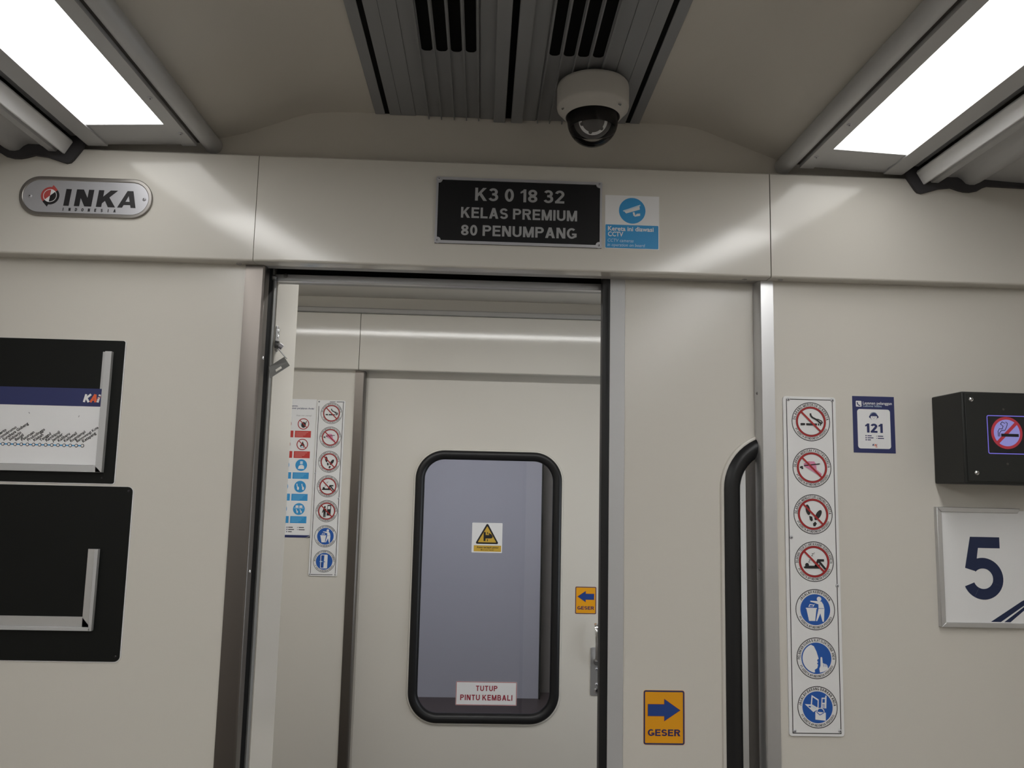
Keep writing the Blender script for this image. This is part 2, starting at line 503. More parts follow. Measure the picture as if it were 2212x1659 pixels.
# ------------------------------------------------------------------ the coach shell
YW, YH = 1.80, 1.762                      # near bulkhead wall face and header face
YR0, YR1 = 1.885, 2.10                    # rear skin of the near partition
YF, YFH, YFD = 3.49, 3.45, 3.54          # far bulkhead wall, header, door
OFF = -0.0135                             # centre line of the ceiling fittings
HW = 1.40                                 # half width of the coach

def box_struct(name, label, cat, *boxes, bevel=0.0):
    mb = MB()
    for b in boxes: mb.box(*b)
    return struct(mb.build(name, bevel=bevel), label, cat)

box_struct('floor', 'dark grey floor of the train coach below the picture', 'floor', (-HW, HW, -5.0, 3.6, -0.05, 0.0, 'floor'))
box_struct('wall_left', 'plain side wall of the coach saloon on the left', 'wall', (-HW - .04, -HW, -5.0, 3.6, 0, 2.42, 'paint'))
box_struct('wall_right', 'plain side wall of the coach saloon on the right', 'wall', (HW, HW + .04, -5.0, 3.6, 0, 2.42, 'paint'))
box_struct('wall_rear', 'dark end wall of the saloon behind the viewer', 'wall', (-HW, HW, -5.04, -5.0, 0, 2.42, 'dark_wall'))

# ceiling: flat centre, sloped shoulders, hidden flat over the lights
prof = [(-HW, 2.33), (-.69, 2.33), (-.672, 2.268), (-.60, 2.288), (-.53, 2.314), (-.49, 2.330), (-.455, 2.341), (-.41, 2.346), (-.335, 2.3475),
        (.335, 2.3475), (.395, 2.346), (.435, 2.341), (.47, 2.330), (.51, 2.314), (.58, 2.288), (.645, 2.264), (.67, 2.33), (HW, 2.33)]
mb = MB()
mb.prism(prof + [(HW, 2.42), (-HW, 2.42)], 'Y', -5.0, YW, 'ceiling_paint')
struct(mb.build('ceiling', smooth=True, angle=28), 'off-white saloon ceiling with sloping shoulders', 'ceiling')

# near bulkhead wall
box_struct('wall_near_left', 'off-white bulkhead wall panel left of the door opening carrying the black boards', 'wall', (-HW, -0.579, YW, 1.822, 0, 1.985, 'paint'))
box_struct('wall_near_right', 'off-white bulkhead wall panel right of the sliding door carrying the round-symbol strip and number 5', 'wall', (0.6125, HW, YW, 1.822, 0, 1.985, 'paint'))
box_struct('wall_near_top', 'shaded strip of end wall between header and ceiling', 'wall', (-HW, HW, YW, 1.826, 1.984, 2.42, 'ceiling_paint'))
# rear skin of the partition with its two returns and lintel
box_struct('wall_partition_left', 'white return of the partition beside the hanging latch', 'wall', (-HW, -0.53, 1.892, YR1, 0, 2.42, 'paint'))
box_struct('wall_partition_right', 'return of the partition with its shade painted dark, seen through the sliding door window', 'wall', (0.607, HW, YR0, 1.993, 0, 2.42, 'umber'))  # umber puts the shade on this return into its colour
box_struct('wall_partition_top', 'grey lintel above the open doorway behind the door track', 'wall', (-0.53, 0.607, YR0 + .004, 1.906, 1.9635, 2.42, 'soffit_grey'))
mb = MB(); mb.box(-0.60, HW, 1.826, YR0 + .004, 2.06, 2.08, 'black'); mb.box(-.62, -.60, 1.823, 1.891, 0, 2.08, 'black'); mb.box(-.60, -.5485, 1.835, 1.868, 0, 2.06, 'black')  # black lid over the track paints in the unlit channel
mb.box(-.5485, -.5355, 1.833, 1.869, 0, 2.0, 'black')
struct(mb.build('trim_1'), 'black rubber-lined door pocket slot beside the steel post', 'trim')
mb = MB(); mb.box(-.533, .9, 1.8725, 1.8888, 1.9635, 1.9795, 'aluminium'); mb.box(-.533, .9, 1.8865, 1.8888, 1.9795, 2.06, 'black')  # black strip above the rail paints in the unlit channel
t2 = struct(mb.build('trim_2', bevel=.001), 'metal door track rail spanning the top of the doorway', 'trim')
m2 = MB(); m2.tube([(-.5355, 1.862, 2.012), (-.5345, 1.862, 1.972)], .0035, 'dark_metal', 10); m2.lathe([(.0001, -.012), (.007, -.010), (.0085, -.004), (.004, 0), (.0001, 0)], (-.5345, 1.862, 1.973), 'dark_metal', 14)
m2.build('track_bolt', t2, smooth=True)
m2 = MB(); m2.lathe([(.0001, -.002), (.0045, -.0015), (.005, 0)], (-.508, 1.8712, 1.9755), 'dark_metal', 14, 'Y'); m2.build('screw', t2, smooth=True)
mb = MB(); mb.box(-.60, -.5325, 1.8695, 1.8915, 0, 2.0, 'zinc')
struct(mb.build('trim_3'), 'thin grey metal edge between the black slot and the white return', 'trim')

# header in three panels over the near bulkhead
def header(x0, x1, name, label, y, back, m='header_paint', r=.005):
    """rounded bottom edge; the face looks towards the viewer"""
    pts = [(back, 2.2215), (y + .003, 2.2215), (y, 2.2185)]
    for i in range(7):
        a = radians(180 + 90 * i / 6)
        pts.append((y + r + r * cos(a), 1.979 + r + r * sin(a)))
    pts += [(back, 1.979)]
    mb = MB()
    mb.prism(pts, 'X', x0, x1, m)
    return struct(mb.build(name, smooth=True), label, 'header panel')
h1 = header(-HW, -0.5552, 'trim_4', 'off-white header panel bearing the oval maker plate', YH, YW - .0005)
h2 = header(-0.5538, 0.5955, 'trim_5', 'wide off-white header panel above the doorway bearing the black number plate', YH, YW - .0005)
h3 = header(0.5978, HW, 'trim_6', 'off-white header panel above the round-symbol strip', YH, YW - .0005)
for par, x, y in ((h1, -.592, 1.79), (h2, .545, 1.79), (h3, .625, 1.782)):
    m2 = MB(); m2.lathe([(.0001, -.004), (.004, -.003), (.006, 0)], (x, y, 1.979), 'soffit_grey', 14); m2.build('screw', par, smooth=True)
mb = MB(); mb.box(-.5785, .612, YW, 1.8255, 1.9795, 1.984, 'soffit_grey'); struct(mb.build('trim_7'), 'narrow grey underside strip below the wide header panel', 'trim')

# steel posts either side of the near doorway
mb = MB()
pts = [(-.5792, 1.8005), (-.5792, 1.797), (-.541, 1.797)]
for i in range(1, 7):
    a = radians(-90 + 90 * i / 6); pts.append((-.541 + .006 * cos(a), 1.803 + .006 * sin(a)))
pts += [(-.535, 1.832), (-.56, 1.832), (-.5785, 1.823)]
mb.prism(pts, 'Z', 0, 1.9785, 'steel')
p1 = struct(mb.build('trim_8', smooth=True), 'brushed stainless steel door post at the left side of the doorway', 'door post')
for z in (1.772, 1.305): screw(p1, -.535, 1.818, z, .0042, 'X', 1, 'chrome')
mb = MB()
mb.prism([(.5765, 1.829), (.5805, 1.8), (.584, 1.796), (.6125, 1.796), (.6135, 1.799), (.6135, 1.8)] + [(.6125, 1.8), (.6125, 1.829)], 'Z', 0, 1.9785, 'aluminium')
p2 = struct(mb.build('trim_9', smooth=True), 'pale aluminium door post between the sliding door and the right wall panel', 'door post')
for z in (1.722, 1.331): screw(p2, .5783, 1.815, z, .0035, 'X', -1, 'dark_metal')

# ------------------------------------------------------------------ sliding doors
def sliding_door(name, label, y, xl, xr, z1, win, edge, mirror=False, th=.034):
    """leaf with a rounded window: win = (x0,x1,z0,z1,r)"""
    x0, x1, w0, w1, r = win
    inner = rrect(x0 + .016, x1 - .016, w0 + .016, w1 - .016, r - .016, 10)
    # outer rectangle with the same point count
    k = 11
    crn = [(xr, z1), (xl, z1), (xl, 0.01), (xr, 0.01)]
    outer = []
    for c in range(4):
        cx, cz = crn[c]
        pv, nx = crn[c - 1], crn[(c + 1) % 4]
        for i in range(k):
            f = (i - (k - 1) / 2) / ((k - 1) / 2)
            o = pv if f < 0 else nx
            f = abs(f) * .45
            outer.append((cx + (o[0] - cx) * f, cz + (o[1] - cz) * f))
    mb = MB()
    mb.hole_plate(outer, inner, 'Y', y, y + th, 'paint')
    leaf = struct(mb.build(name), label, 'door')
    # pressed lip round the window
    lip = MB()
    sec = [(.0062, 0), (.0055, .003), (.0040, .0056), (.0015, .0062), (-.003, .006), (-.010, .003), (-.014, 0)]
    lip.sweep([(px, y, pz) for px, pz in rrect(x0, x1, w0, w1, r, 14)], sec, 'paint')
    lip.build('window_rim', leaf, smooth=True)
    g = MB()
    sec = [(-.001, 0), (-.002, .008), (-.008, .014), (-.018, .0165), (-.028, .0145), (-.036, .008), (-.040, 0), (-.040, -.012), (-.017, -.012), (-.017, 0)]
    g.sweep([(px, y, pz) for px, pz in rrect(x0, x1, w0, w1, r, 14)], sec, 'rubber')
    g.build('window_gasket', leaf, smooth=True)
    gl = MB()
    gl.prism(rrect(x0 + .018, x1 - .018, w0 + .018, w1 - .018, r - .018, 10), 'Y', y + .008, y + .0085, 'pane_glass')
    gl.build('window_pane', leaf)
    return leaf

d1 = sliding_door('door_1', 'off-white sliding door leaf pushed open to the right, black rubber leading edge', 1.83, .2446, 1.39, 2.03, (.5014, 1.085, .50, 1.630, .125), None)
mb = MB(); mb.prism([(.2446, 1.829), (.2446, 1.863), (.236, 1.863), (.228, 1.858), (.2255, 1.846), (.228, 1.833), (.236, 1.8285)], 'Z', .01, 2.03, 'rubber')
mb.build('edge_seal', d1, smooth=True)
mb = MB(); mb.prism([(.2446, 1.8275), (.2784, 1.8275), (.2792, 1.8297), (.2446, 1.8297)], 'Z', .01, 2.03, 'alu_matte'); o = mb.build('edge_strip', d1); o['label'] = 'matte aluminium edge strip'

# ------------------------------------------------------------------ vestibule beyond the doorway
box_struct('ceiling_vestibule', 'grey vestibule ceiling seen through the doorway', 'ceiling', (-HW, HW, 1.906, YF, 2.30, 2.34, 'ceiling_paint'))
box_struct('wall_far_left', 'far off-white bulkhead wall panel carrying the poster and the far round-symbol strip', 'wall', (-HW, -.592, YF, YF + .022, 0, 2.42, 'paint'))
box_struct('wall_far_right', 'far bulkhead wall panel hidden behind the open sliding door', 'wall', (.600, HW, YF, YF + .022, 0, 2.42, 'paint'))
box_struct('wall_far_top', 'grey end wall strip above the far header', 'wall', (-.592, .600, YF, YF + .048, 1.99, 2.42, 'ceiling_paint'), )
header(-HW, -.5752, 'trim_10', 'far off-white header panel on the left above the poster', YFH, YF - .0005, 'header_gloss')
header(-.5728, .582, 'trim_11', 'far off-white header panel above the closed door', YFH, YF - .0005, 'header_gloss')
header(.585, HW, 'trim_12', 'far off-white header panel hidden at the right', YFH, YF - .0005, 'header_gloss')
mb = MB(); mb.box(-HW, HW, YF - .05, YF, 2.2225, 2.245, 'soffit_grey'); struct(mb.build('trim_13', bevel=.006), 'dull grey ledge along the top of the far header', 'trim')
mb = MB(); mb.prism([(-.592, YF), (-.592, YF - .004), (-.556, YF - .004), (-.551, YF + .001), (-.551, YF + .048), (-.592, YF + .048)], 'Z', 0, 1.9785, 'steel')
struct(mb.build('trim_14', smooth=True), 'brown-grey steel door post left of the far door', 'door post')
mb = MB(); mb.box(.5885, .613, YF - .004, YF + .048, 0, 1.9785, 'steel'); struct(mb.build('trim_15', bevel=.003), 'steel door post right of the far door', 'door post')

d2 = sliding_door('door_2', 'closed off-white door at the far side of the vestibule with a tall black-framed window', YFD, -.62, .5865, 2.04, (-.3245, .3085, .520, 1.6505, .125), None)
mb = MB(); mb.box(-.5445, -.540, YFD - .002, YFD, .02, 2.0, 'paint'); mb.build('edge_strip', d2)

# handle on the far door
y = YFD
mb = MB(); mb.prism(rrect(.438, .489, .6393, .8365, .008), 'Y', y - .004, y, 'aluminium')
hp = mb.build('handle_plate', d2, bevel=.001); hp['label'] = 'brushed metal handle plate'
mb = MB()
path = [(.4655, y - .010, .778), (.4655, y - .034, .790), (.4650, y - .046, .815), (.4625, y - .052, .86), (.460, y - .055, .905), (.4588, y - .052, .924), (.4583, y - .042, .934), (.4583, y - .030, .936)]
vs, fs = [], []
n = len(path)
for i, p in enumerate(path):
    w = .0125 if i < 3 else .0105
    a = Vector(path[min(i + 1, n - 1)]) - Vector(path[max(i - 1, 0)])
    nrm = Vector((0, -a.z, a.y)).normalized() * .0045
    for k in range(8):
        an = 2 * pi * k / 8 + pi / 8
        vs.append((p[0] + w * cos(an) * 1.05, p[1] + nrm.y * sin(an), p[2] + nrm.z * sin(an)))
for i in range(n - 1):
    for k in range(8): fs.append((i * 8 + k, i * 8 + (k + 1) % 8, (i + 1) * 8 + (k + 1) % 8, (i + 1) * 8 + k))
fs += [tuple(range(8)), tuple(range(n * 8 - 1, n * 8 - 9, -1))]
mb.add(vs, fs, 'chrome')
mb.lathe([(.0001, -.014), (.013, -.014), (.015, -.010), (.015, -.004)], (.4655, y, .778), 'dark_metal', 20, 'Y')
lv = mb.build('handle_lever', d2, smooth=True); lv['label'] = 'polished upright handle lever'
for z in (.7475, .6845): screw(d2, .4645, y - .004, z, .0072, 'Y', -1, 'silver')
mb = MB(); mb.lathe([(.0001, -.004), (.0045, -.004), (.005, -.009), (.0098, -.008), (.0105, -.004)], (.4645, y, .6598), 'chrome', 20, 'Y'); mb.box(.4605, .4685, y - .0052, y - .0046, .6558, .6638, 'ink')
mb.build('lock_cylinder', d2, smooth=True)

# daylight windows of the entrance doors at the right end of the vestibule
for n_, sx in ((1, 1),):
    xa, xb_ = sorted((sx * (HW - .012), sx * HW))
    mb = MB(); mb.prism([(2.50, .72), (3.10, .72), (3.10, 1.62), (2.50, 1.62)], 'X', sx * (HW - .006), sx * HW, 'daylight')
    w_ = struct(mb.build('window_%d' % n_), 'daylit entrance door window at the end of the vestibule, hidden by the open sliding door', 'window')
    m2 = MB(); m2.hole_plate([(2.46, .68), (3.14, .68), (3.14, 1.66), (2.46, 1.66)], [(2.51, .73), (3.09, .73), (3.09, 1.61), (2.51, 1.61)], 'X', sx * (HW - .018), sx * (HW - .0005), 'rubber'); m2.build('window_frame', w_)

# the gangway beyond the far door window
box_struct('wall_gangway', 'pale lavender-grey door panel seen through the far window', 'wall', (-1.2, .406, 6.06, 6.10, 0.0, 2.4, 'lavender'))
box_struct('wall_gangway_right', 'dark recess at the right edge of the far window', 'wall', (.406, 1.2, 6.24, 6.28, 0, 2.4, 'recess'), (.406, .418, 6.04, 6.24, 0, 2.4, 'black'), (.72, .76, 4.3, 6.24, 0, 2.4, 'dark_wall'))
box_struct('floor_gangway', 'dark brown floor seen at the foot of the far window', 'floor', (-1.2, 1.2, 3.6, 6.24, -.05, 0.0, 'floor_brown'))
box_struct('ceiling_gangway', 'ceiling of the gangway behind the far door', 'ceiling', (-1.2, 1.2, 3.6, 6.3, 2.4, 2.44, 'ceiling_paint'))
box_struct('wall_gangway_left', 'side wall of the gangway behind the far door', 'wall', (-1.24, -1.2, 3.6, 6.3, 0, 2.4, 'dark_wall'))
t = thing('gangway_lamp', 'ceiling lamp of the gangway hidden behind the far door', 'lamp', (-.1, 4.4, 2.38))
mb = MB(); mb.box(-.5, .3, 4.20, 4.60, 2.385, 2.40, 'aluminium'); mb.build('lamp_housing', t)
mb = MB(); mb.box(-.48, .28, 4.22, 4.58, 2.380, 2.3855, 'gang_lamp'); mb.build('lamp_diffuser', t)
t = thing('vestibule_lamp', 'flat ceiling lamp of the vestibule hidden above the doorway', 'lamp', (0, 2.40, 2.28))
mb = MB(); mb.box(-1.12, 1.10, 2.33, 2.48, 2.284, 2.30, 'aluminium'); mb.build('lamp_housing', t)
mb = MB(); mb.box(-1.10, 1.08, 2.35, 2.46, 2.279, 2.2845, 'vest_lamp'); mb.build('lamp_diffuser', t)

# ------------------------------------------------------------------ ceiling lights and racks
def ceiling_light(side, label):
    s = -1 if side == 'l' else 1
    X = lambda a: s * a + OFF
    t = thing('ceiling_light', label, 'ceiling light', (X(.79), 1.2, 2.225), 'long ceiling light units along the saloon')
    y0, y1 = -4.9, 1.7975
    # inner flange with the rounded cove tube and the shadow groove between them
    mb = MB()
    mb.prism([(X(.679), 2.235), (X(.7103), 2.2345), (X(.7103), 2.252), (X(.679), 2.252)], 'Y', y0, 1.759, 'alu_matte'); mb.build('inner_flange', t)
    mb = MB()
    r, cx, cz = .0190, .6545, 2.2525
    mb.prism([(X(cx + r * cos(radians(a))), cz + r * sin(radians(a))) for a in range(0, 360, 15)], 'Y', y0, y1, 'alu_matte'); mb.build('cove_tube', t, smooth=True)
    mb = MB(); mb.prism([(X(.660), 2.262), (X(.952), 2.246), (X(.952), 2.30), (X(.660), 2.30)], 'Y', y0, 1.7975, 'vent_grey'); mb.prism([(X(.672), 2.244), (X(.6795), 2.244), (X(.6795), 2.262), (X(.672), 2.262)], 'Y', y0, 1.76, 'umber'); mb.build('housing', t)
    mb = MB()
    mb.prism([(X(.873), 2.2277), (X(.915), 2.2270), (X(.919), 2.2292), (X(.922), 2.256), (X(.873), 2.250)], 'Y', y0, 1.759, 'alu_matte'); mb.build('outer_flange', t)
    mb = MB(); dp = [(X(.7103), 2.2395), (X(.873), 2.2325), (X(.873), 2.25), (X(.7103), 2.254)]
    mb.prism(dp, 'Y', y0, 1.150, 'diffuser'); mb.build('diffuser', t)
    mb = MB(); mb.prism(dp, 'Y', 1.151, 1.658, 'diffuser_end'); mb.build('diffuser', t)
    mb = MB(); mb.prism([(X(.7103), 2.2385), (X(.873), 2.2315), (X(.873), 2.25), (X(.7103), 2.254)], 'Y', 1.659, 1.759, 'alu_matte')
    mb.build('end_plate', t)
    for y in (1.53, 1.692): screw(t, X(.690), y, 2.2348, .0052, 'Z', -1, 'silver')
    return t
ceiling_light('l', 'long white ceiling light with aluminium rim above the oval maker plate')
ceiling_light('r', 'long white ceiling light with aluminium rim above the number 5 wall panel')

def luggage_rack(side, label):
    s = -1 if side == 'l' else 1
    X = lambda a: s * a + OFF
    t = thing('luggage_rack', label, 'luggage rack', (X(1.1), 1.2, 2.2), 'luggage racks at the coach sides')
    mb = MB()
    mb.prism([(X(.9455), 2.2305), (X(.9610), 2.2032), (X(.9660), 2.2045), (X(.956), 2.236), (X(.948), 2.236)], 'Y', -4.9, 1.752, 'rail_alu')
    o = mb.build('front_rail', t, bevel=.0012); o['label'] = 'bright aluminium front rail'
    low = [(.962, 2.212), (.975, 2.2165), (.980, 2.2085), (.996, 2.2085), (1.006, 2.2165), (1.018, 2.2233), (1.042, 2.2236), (1.051, 2.2185), (1.060, 2.209), (1.069, 2.2065), (1.08, 2.207), (1.092, 2.2125), (1.104, 2.2205), (1.2, 2.2150), (HW + OFF * s - .005, 2.22)]
    mb = MB(); mb.prism([(X(a), z) for a, z in low] + [(X(HW + OFF * s - .005), 2.255), (X(.962), 2.245)], 'Y', -4.9, 1.752, 'alu_matte'); mb.build('tray', t, smooth=True)
    dn = [(.924, 2.2215), (.930, 2.2120), (.943, 2.1925), (.949, 2.186), (.958, 2.1838), (1.00, 2.1965), (1.027, 2.1997), (1.045, 2.194), (1.058, 2.1912), (1.072, 2.191), (1.09, 2.195), (1.103, 2.203), (1.113, 2.2065), (1.2, 2.205), (HW + OFF * s - .005, 2.21)]  # outline dropped below the rubber to include its shadow on the header
    mb = MB(); mb.prism([(X(a), z) for a, z in dn] + [(X(HW + OFF * s - .005), 2.258), (X(.924), 2.258)], 'Y', 1.7525, 1.7615, 'seal_rubber_shade')
    o = mb.build('end_seal_shade', t, smooth=True); o['label'] = 'dark wavy rubber end seal drawn together with the shadow below it'
    return t
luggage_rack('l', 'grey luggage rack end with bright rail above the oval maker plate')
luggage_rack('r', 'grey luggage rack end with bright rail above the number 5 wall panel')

# ------------------------------------------------------------------ ventilation panel in the ceiling
t = thing('ceiling_vent', 'dark grey slatted air vent panel along the middle of the ceiling', 'air vent', (0, 1.0, 2.33))
zc = 2.3475
def xb(name, x0, x1, z0, z1, m, y0=-4.9, y1=YW - .001, bev=0.0):
    mb = MB(); mb.box(x0, x1, y0, y1, z0, z1, m); return mb.build(name, t, bevel=bev)
xb('backing', -.290, .288, zc - .001, zc + .002, 'black')
for s in (-1, 1):
    a = lambda v: tuple(sorted((s * v[0] - .001, s * v[1] - .001)))
    x = a((.2835, .306)); xb('outer_strip', x[0], x[1], zc - .003, zc, 'vent_grey', bev=.001)
    x = a((.2465, .2725)); xb('side_panel', x[0], x[1], zc - .0035, zc - .001, 'vent_grey')
    x = a((.213, .2458)); xb('side_panel', x[0], x[1], zc - .0035, zc - .001, 'vent_grey')
    mb = MB(); x = a((.186, .2125))
    mb.box(x[0], x[1], -4.9, YW - .001, zc - .002, zc, 'vent_grey'); mb.build('inner_panel', t)
    # slotted plate: four slots with rounded ends
    slots = [(.1570, .1790), (.1275, .1500), (.0995, .1215), (.0715, .0925)]
    mb = MB()
    edges = [.186] + [e for sl in slots for e in (sl[1], sl[0])] + [.064]
    for k in range(0, len(edges), 2):
        x = a((edges[k + 1], edges[k])); mb.box(x[0], x[1], -4.9, 1.5015, zc - .003, zc - .001, 'vent_grey')
    for w0, w1 in slots:
        r = (w1 - w0) / 2; c = (w0 + w1) / 2
        pts = [(s * (c + r * cos(radians(q))) - .001, 1.5015 + r * sin(radians(q))) for q in range(0, 181, 15)]
        rectp = [(s * (c + r * ((90 - q) / 90 if True else 0)) - .001, 1.5145) for q in range(0, 181, 15)]
        for i in range(len(pts) - 1):
            mb.add([(pts[i][0], pts[i][1], zc - .003), (pts[i + 1][0], pts[i + 1][1], zc - .003), (rectp[i + 1][0], rectp[i + 1][1], zc - .003), (rectp[i][0], rectp[i][1], zc - .003)], [(0, 1, 2, 3)], 'vent_grey')
    for k in range(0, len(edges), 2):
        x = a((edges[k + 1], edges[k])); mb.box(x[0], x[1], 1.5015, 1.5145, zc - .003, zc - .001, 'vent_grey')
    x = a((.064, .186)); mb.box(x[0], x[1], 1.5145, YW - .001, zc - .003, zc - .001, 'vent_grey')
    mb.build('slotted_plate', t)
    for fx in (.1825, .1535, .1245, .096, .068):
        x = a((fx - .0011, fx + .0011)); xb('fin', x[0], x[1], zc - .011, zc - .003, 'vent_grey')
    x = a((.030, .0635)); xb('inner_panel', x[0], x[1], zc - .005, zc - .001, 'vent_grey')
    x = a((.0065, .0335)); xb('centre_fin', x[0], x[1], zc - .013, zc - .005, 'vent_grey', bev=.002)

# ------------------------------------------------------------------ dome camera
cx, cy = .1705, 1.606
t = thing('dome_camera', 'white dome security camera hanging from the ceiling vent', 'security camera', (cx, cy, 2.27))
mb = MB()
mb.lathe([(.0001, 2.3352), (.068, 2.3352), (.0735, 2.332), (.0748, 2.326), (.0748, 2.2865), (.0735, 2.2815), (.070, 2.2785), (.060, 2.2665), (.056, 2.2640), (.0545, 2.2660), (.0545, 2.275)], (cx, cy, 0), 'plastic_white', 64)
o = mb.build('camera_body', t, smooth=True, angle=50)
for dx, dy in ((-.0625, -.0165), (.048, -.044)):
    mb = MB(); mb.lathe([(.0001, -.0012), (.0040, -.0012), (.0048, 0)], (cx + dx, cy + dy, 2.2735), 'dark_metal', 14); mb.build('screw_recess', t, smooth=True)
mb = MB(); mb.lathe([(.0525, 2.276), (.0525, 2.262)] + [(.0525 * cos(radians(a)), 2.256 - .0525 * sin(radians(a))) for a in range(5, 90, 5)] + [(.0001, 2.2035)], (cx, cy, 0), 'dome_clear', 56)
o = mb.build('clear_dome', t, smooth=True); o['label'] = 'transparent plastic dome'
dirv = (CAM - Vector((cx, cy, 2.25))).normalized()
cen = Vector((cx, cy, 2.2615))
mb = MB(); mb.lathe([(.050, 2.276), (.050, 2.262), (.0488, 2.2385), (.0470, 2.2385), (.047, 2.262), (.0001, 2.262)], (cx, cy, 0), 'plate_black', 40)
mb.lathe([(.0405 * cos(radians(a)), cen.z - .0405 * sin(radians(a))) for a in range(0, 91, 6)], (cx, cy, 0), 'dark_wall', 40)
mb.build('camera_shroud', t, smooth=True)
# lens unit tilted towards the saloon
ax = Vector((-.08, -.86, -.50)).normalized()
u = ax.orthogonal().normalized(); v = ax.cross(u)
def oriented(mb, prof, c, m, seg=36):
    vs, fs, k = [], [], len(prof)
    for i in range(seg):
        a = 2 * pi * i / seg
        for r, h in prof: vs.append(c + (u * cos(a) + v * sin(a)) * r + ax * h)
    for i in range(seg):
        for q in range(k - 1): fs.append((i * k + q, ((i + 1) % seg) * k + q, ((i + 1) % seg) * k + q + 1, i * k + q + 1))
    mb.add(vs, fs, m)
mb = MB(); oriented(mb, [(.0175, .030), (.0185, .0335), (.0285, .0325), (.0295, .030)], cen, 'white'); ln = mb.build('lens_ring', t, smooth=True, angle=30)
for k in range(6):
    a = 2 * pi * (k + .5) / 6
    m2 = MB(); oriented(m2, [(.0001, .0348), (.0032, .0345), (.0038, .0328)], cen + (u * cos(a) + v * sin(a)) * .0237, 'dark_wall', 14); m2.build('infrared_diode', ln, smooth=True)
mb = MB(); oriented(mb, [(.0001, .0345), (.008, .0375), (.013, .038), (.0165, .036), (.0175, .030)], cen, 'plate_black'); mb.build('lens', t, smooth=True)

# ------------------------------------------------------------------ signs and plates
def base_plate(t, name, pts, y0, y1, m, bevel=0.0, label=None):
    mb = MB(); mb.prism(pts, 'Y', y1, y0, m)
    o = mb.build(name, t, bevel=bevel)
    if label: o['label'] = label
    return o

# oval maker plate
cx, cz = -.9236, 2.1086
t = thing('maker_plate', 'oval silver maker plate with a red and black round logo', 'plate', (cx, YH, cz))
o = rrect(cx - .1438, cx + .1438, cz - .0448, cz + .0448, .0446, 12)
i = rrect(cx - .1352, cx + .1352, cz - .0362, cz + .0362, .036, 12)
mb = MB(); mb.hole_plate(o, i, 'Y', YH - .0052, YH, 'rim_steel'); mb.build('rim', t, bevel=.0015)
base_plate(t, 'face', i, YH - .0035, YH - .0005, 'silver')
A = Art((cx, cz), YH - .0036)
lx, ly, k = -.0771, .0010, .000142
A.sector(lx, ly, 140 * k, 41, 221, 'logo_red', 1); A.sector(lx, ly, 140 * k, 221, 401, 'ink', 1)
for m, pts in (('logo_red', ((15, 133), (38, 172), (106, 98), (60, 80))), ('ink', ((-15, -133), (-34, -178), (-108, -96), (-60, -80)))):
    A.poly([(lx + a * k, ly + b * k) for a, b in pts], m, 1)
A.sector(lx, ly, 97 * k, 84, 221, 'logo_red', 2); A.sector(lx, ly, 97 * k, 264, 401, 'ink', 2)
A.sector(lx, ly, 100 * k, 41, 84, 'white', 3); A.sector(lx, ly, 100 * k, 221, 264, 'white', 3)
A.ring(lx, ly, 94 * k, 103 * k, 'white', 4)
A.build('logo', t)
A = Art((cx, cz), YH - .0036)
h = .0383
def heavy(pts_list, x, w):
    for pts in pts_list: A.poly([(x + u * w + v * h * .10, -.0208 + v * h) for u, v in pts], 'ink', 1)
heavy([[(0, 0), (1, 0), (1, 1), (0, 1)]], -.0472, .0118)
heavy([[(0, 0), (.31, 0), (.31, 1), (0, 1)], [(.69, 0), (1, 0), (1, 1), (.69, 1)], [(.60, 0), (1, 0), (.40, 1), (0, 1)]], -.0243, .0375)
heavy([[(0, 0), (.28, 0), (.28, 1), (0, 1)], [(.28, .22), (.28, .62), (.62, 1), (1, 1)], [(.34, .50), (.52, .72), (1, 0), (.62, 0)]], .0232, .0415)
heavy([[(0, 0), (.27, 0), (.62, 1), (.40, 1)], [(.73, 0), (1, 0), (.72, 1), (.42, 1)], [(.22, .17), (.78, .17), (.75, .36), (.28, .36)]], .0690, .0400)
for n, ch in enumerate('INDONESIA'): A.glyphs(ch, -.0468 + n * .01385, -.0322, .0072, 'ink', 1, t=.25, align='c', shear=.08, sx=.9)
A.build('lettering', t)
screw(t, -1.0432, YH - .0035, 2.1075, .0042); screw(t, -.7975, YH - .0035, 2.1085, .0042)

# black number plate
cx, cz = .0276, 2.1079
hw, hh = .1858, .0760
t = thing('number_plate', 'black number plate reading K3 0 18 32 in a silver frame above the doorway', 'plate', (cx, YH, cz))
base_plate(t, 'face', [(cx - hw, cz - hh), (cx + hw, cz - hh), (cx + hw, cz + hh), (cx - hw, cz + hh)], YH - .003, YH, 'plate_black')
A = Art((cx, cz), YH - .0034)
mb = MB()
b = .0062; y0, y1 = YH - .0052, YH - .0028
mb.box(cx - hw, cx + hw, y0, y1, cz + hh - b, cz + hh, 'silver'); mb.box(cx - hw, cx + hw, y0, y1, cz - hh, cz - hh + b, 'silver')
mb.box(cx - hw, cx - hw + b * .75, y0, y1, cz - hh + b, cz + hh - b, 'silver'); mb.box(cx + hw - b * .75, cx + hw, y0, y1, cz - hh + b, cz + hh - b, 'silver')
for sx in (-1, 1):
    for sz in (-1, 1):
        c = (cx + sx * (hw - .0062), cz + sz * (hh - .0062)); r = .0072
        mb.prism([(c[0] + r * cos(radians(a)), c[1] + r * sin(radians(a))) for a in range(0, 360, 20)], 'Y', y0 - .0002, y1, 'silver')
fr = mb.build('frame', t); fr['label'] = 'silver frame with rounded corner lugs'
for sx in (-1, 1):
    for sz in (-1, 1): screw(t, cx + sx * (hw - .0055), YH - .0054, cz + sz * (hh - .0055), .0033)
A.glyphs('K3 0 18 32', .0010, .0238, .0300, 'letter_silver', 1, t=.175, align='c', width=.200, gap=.11)
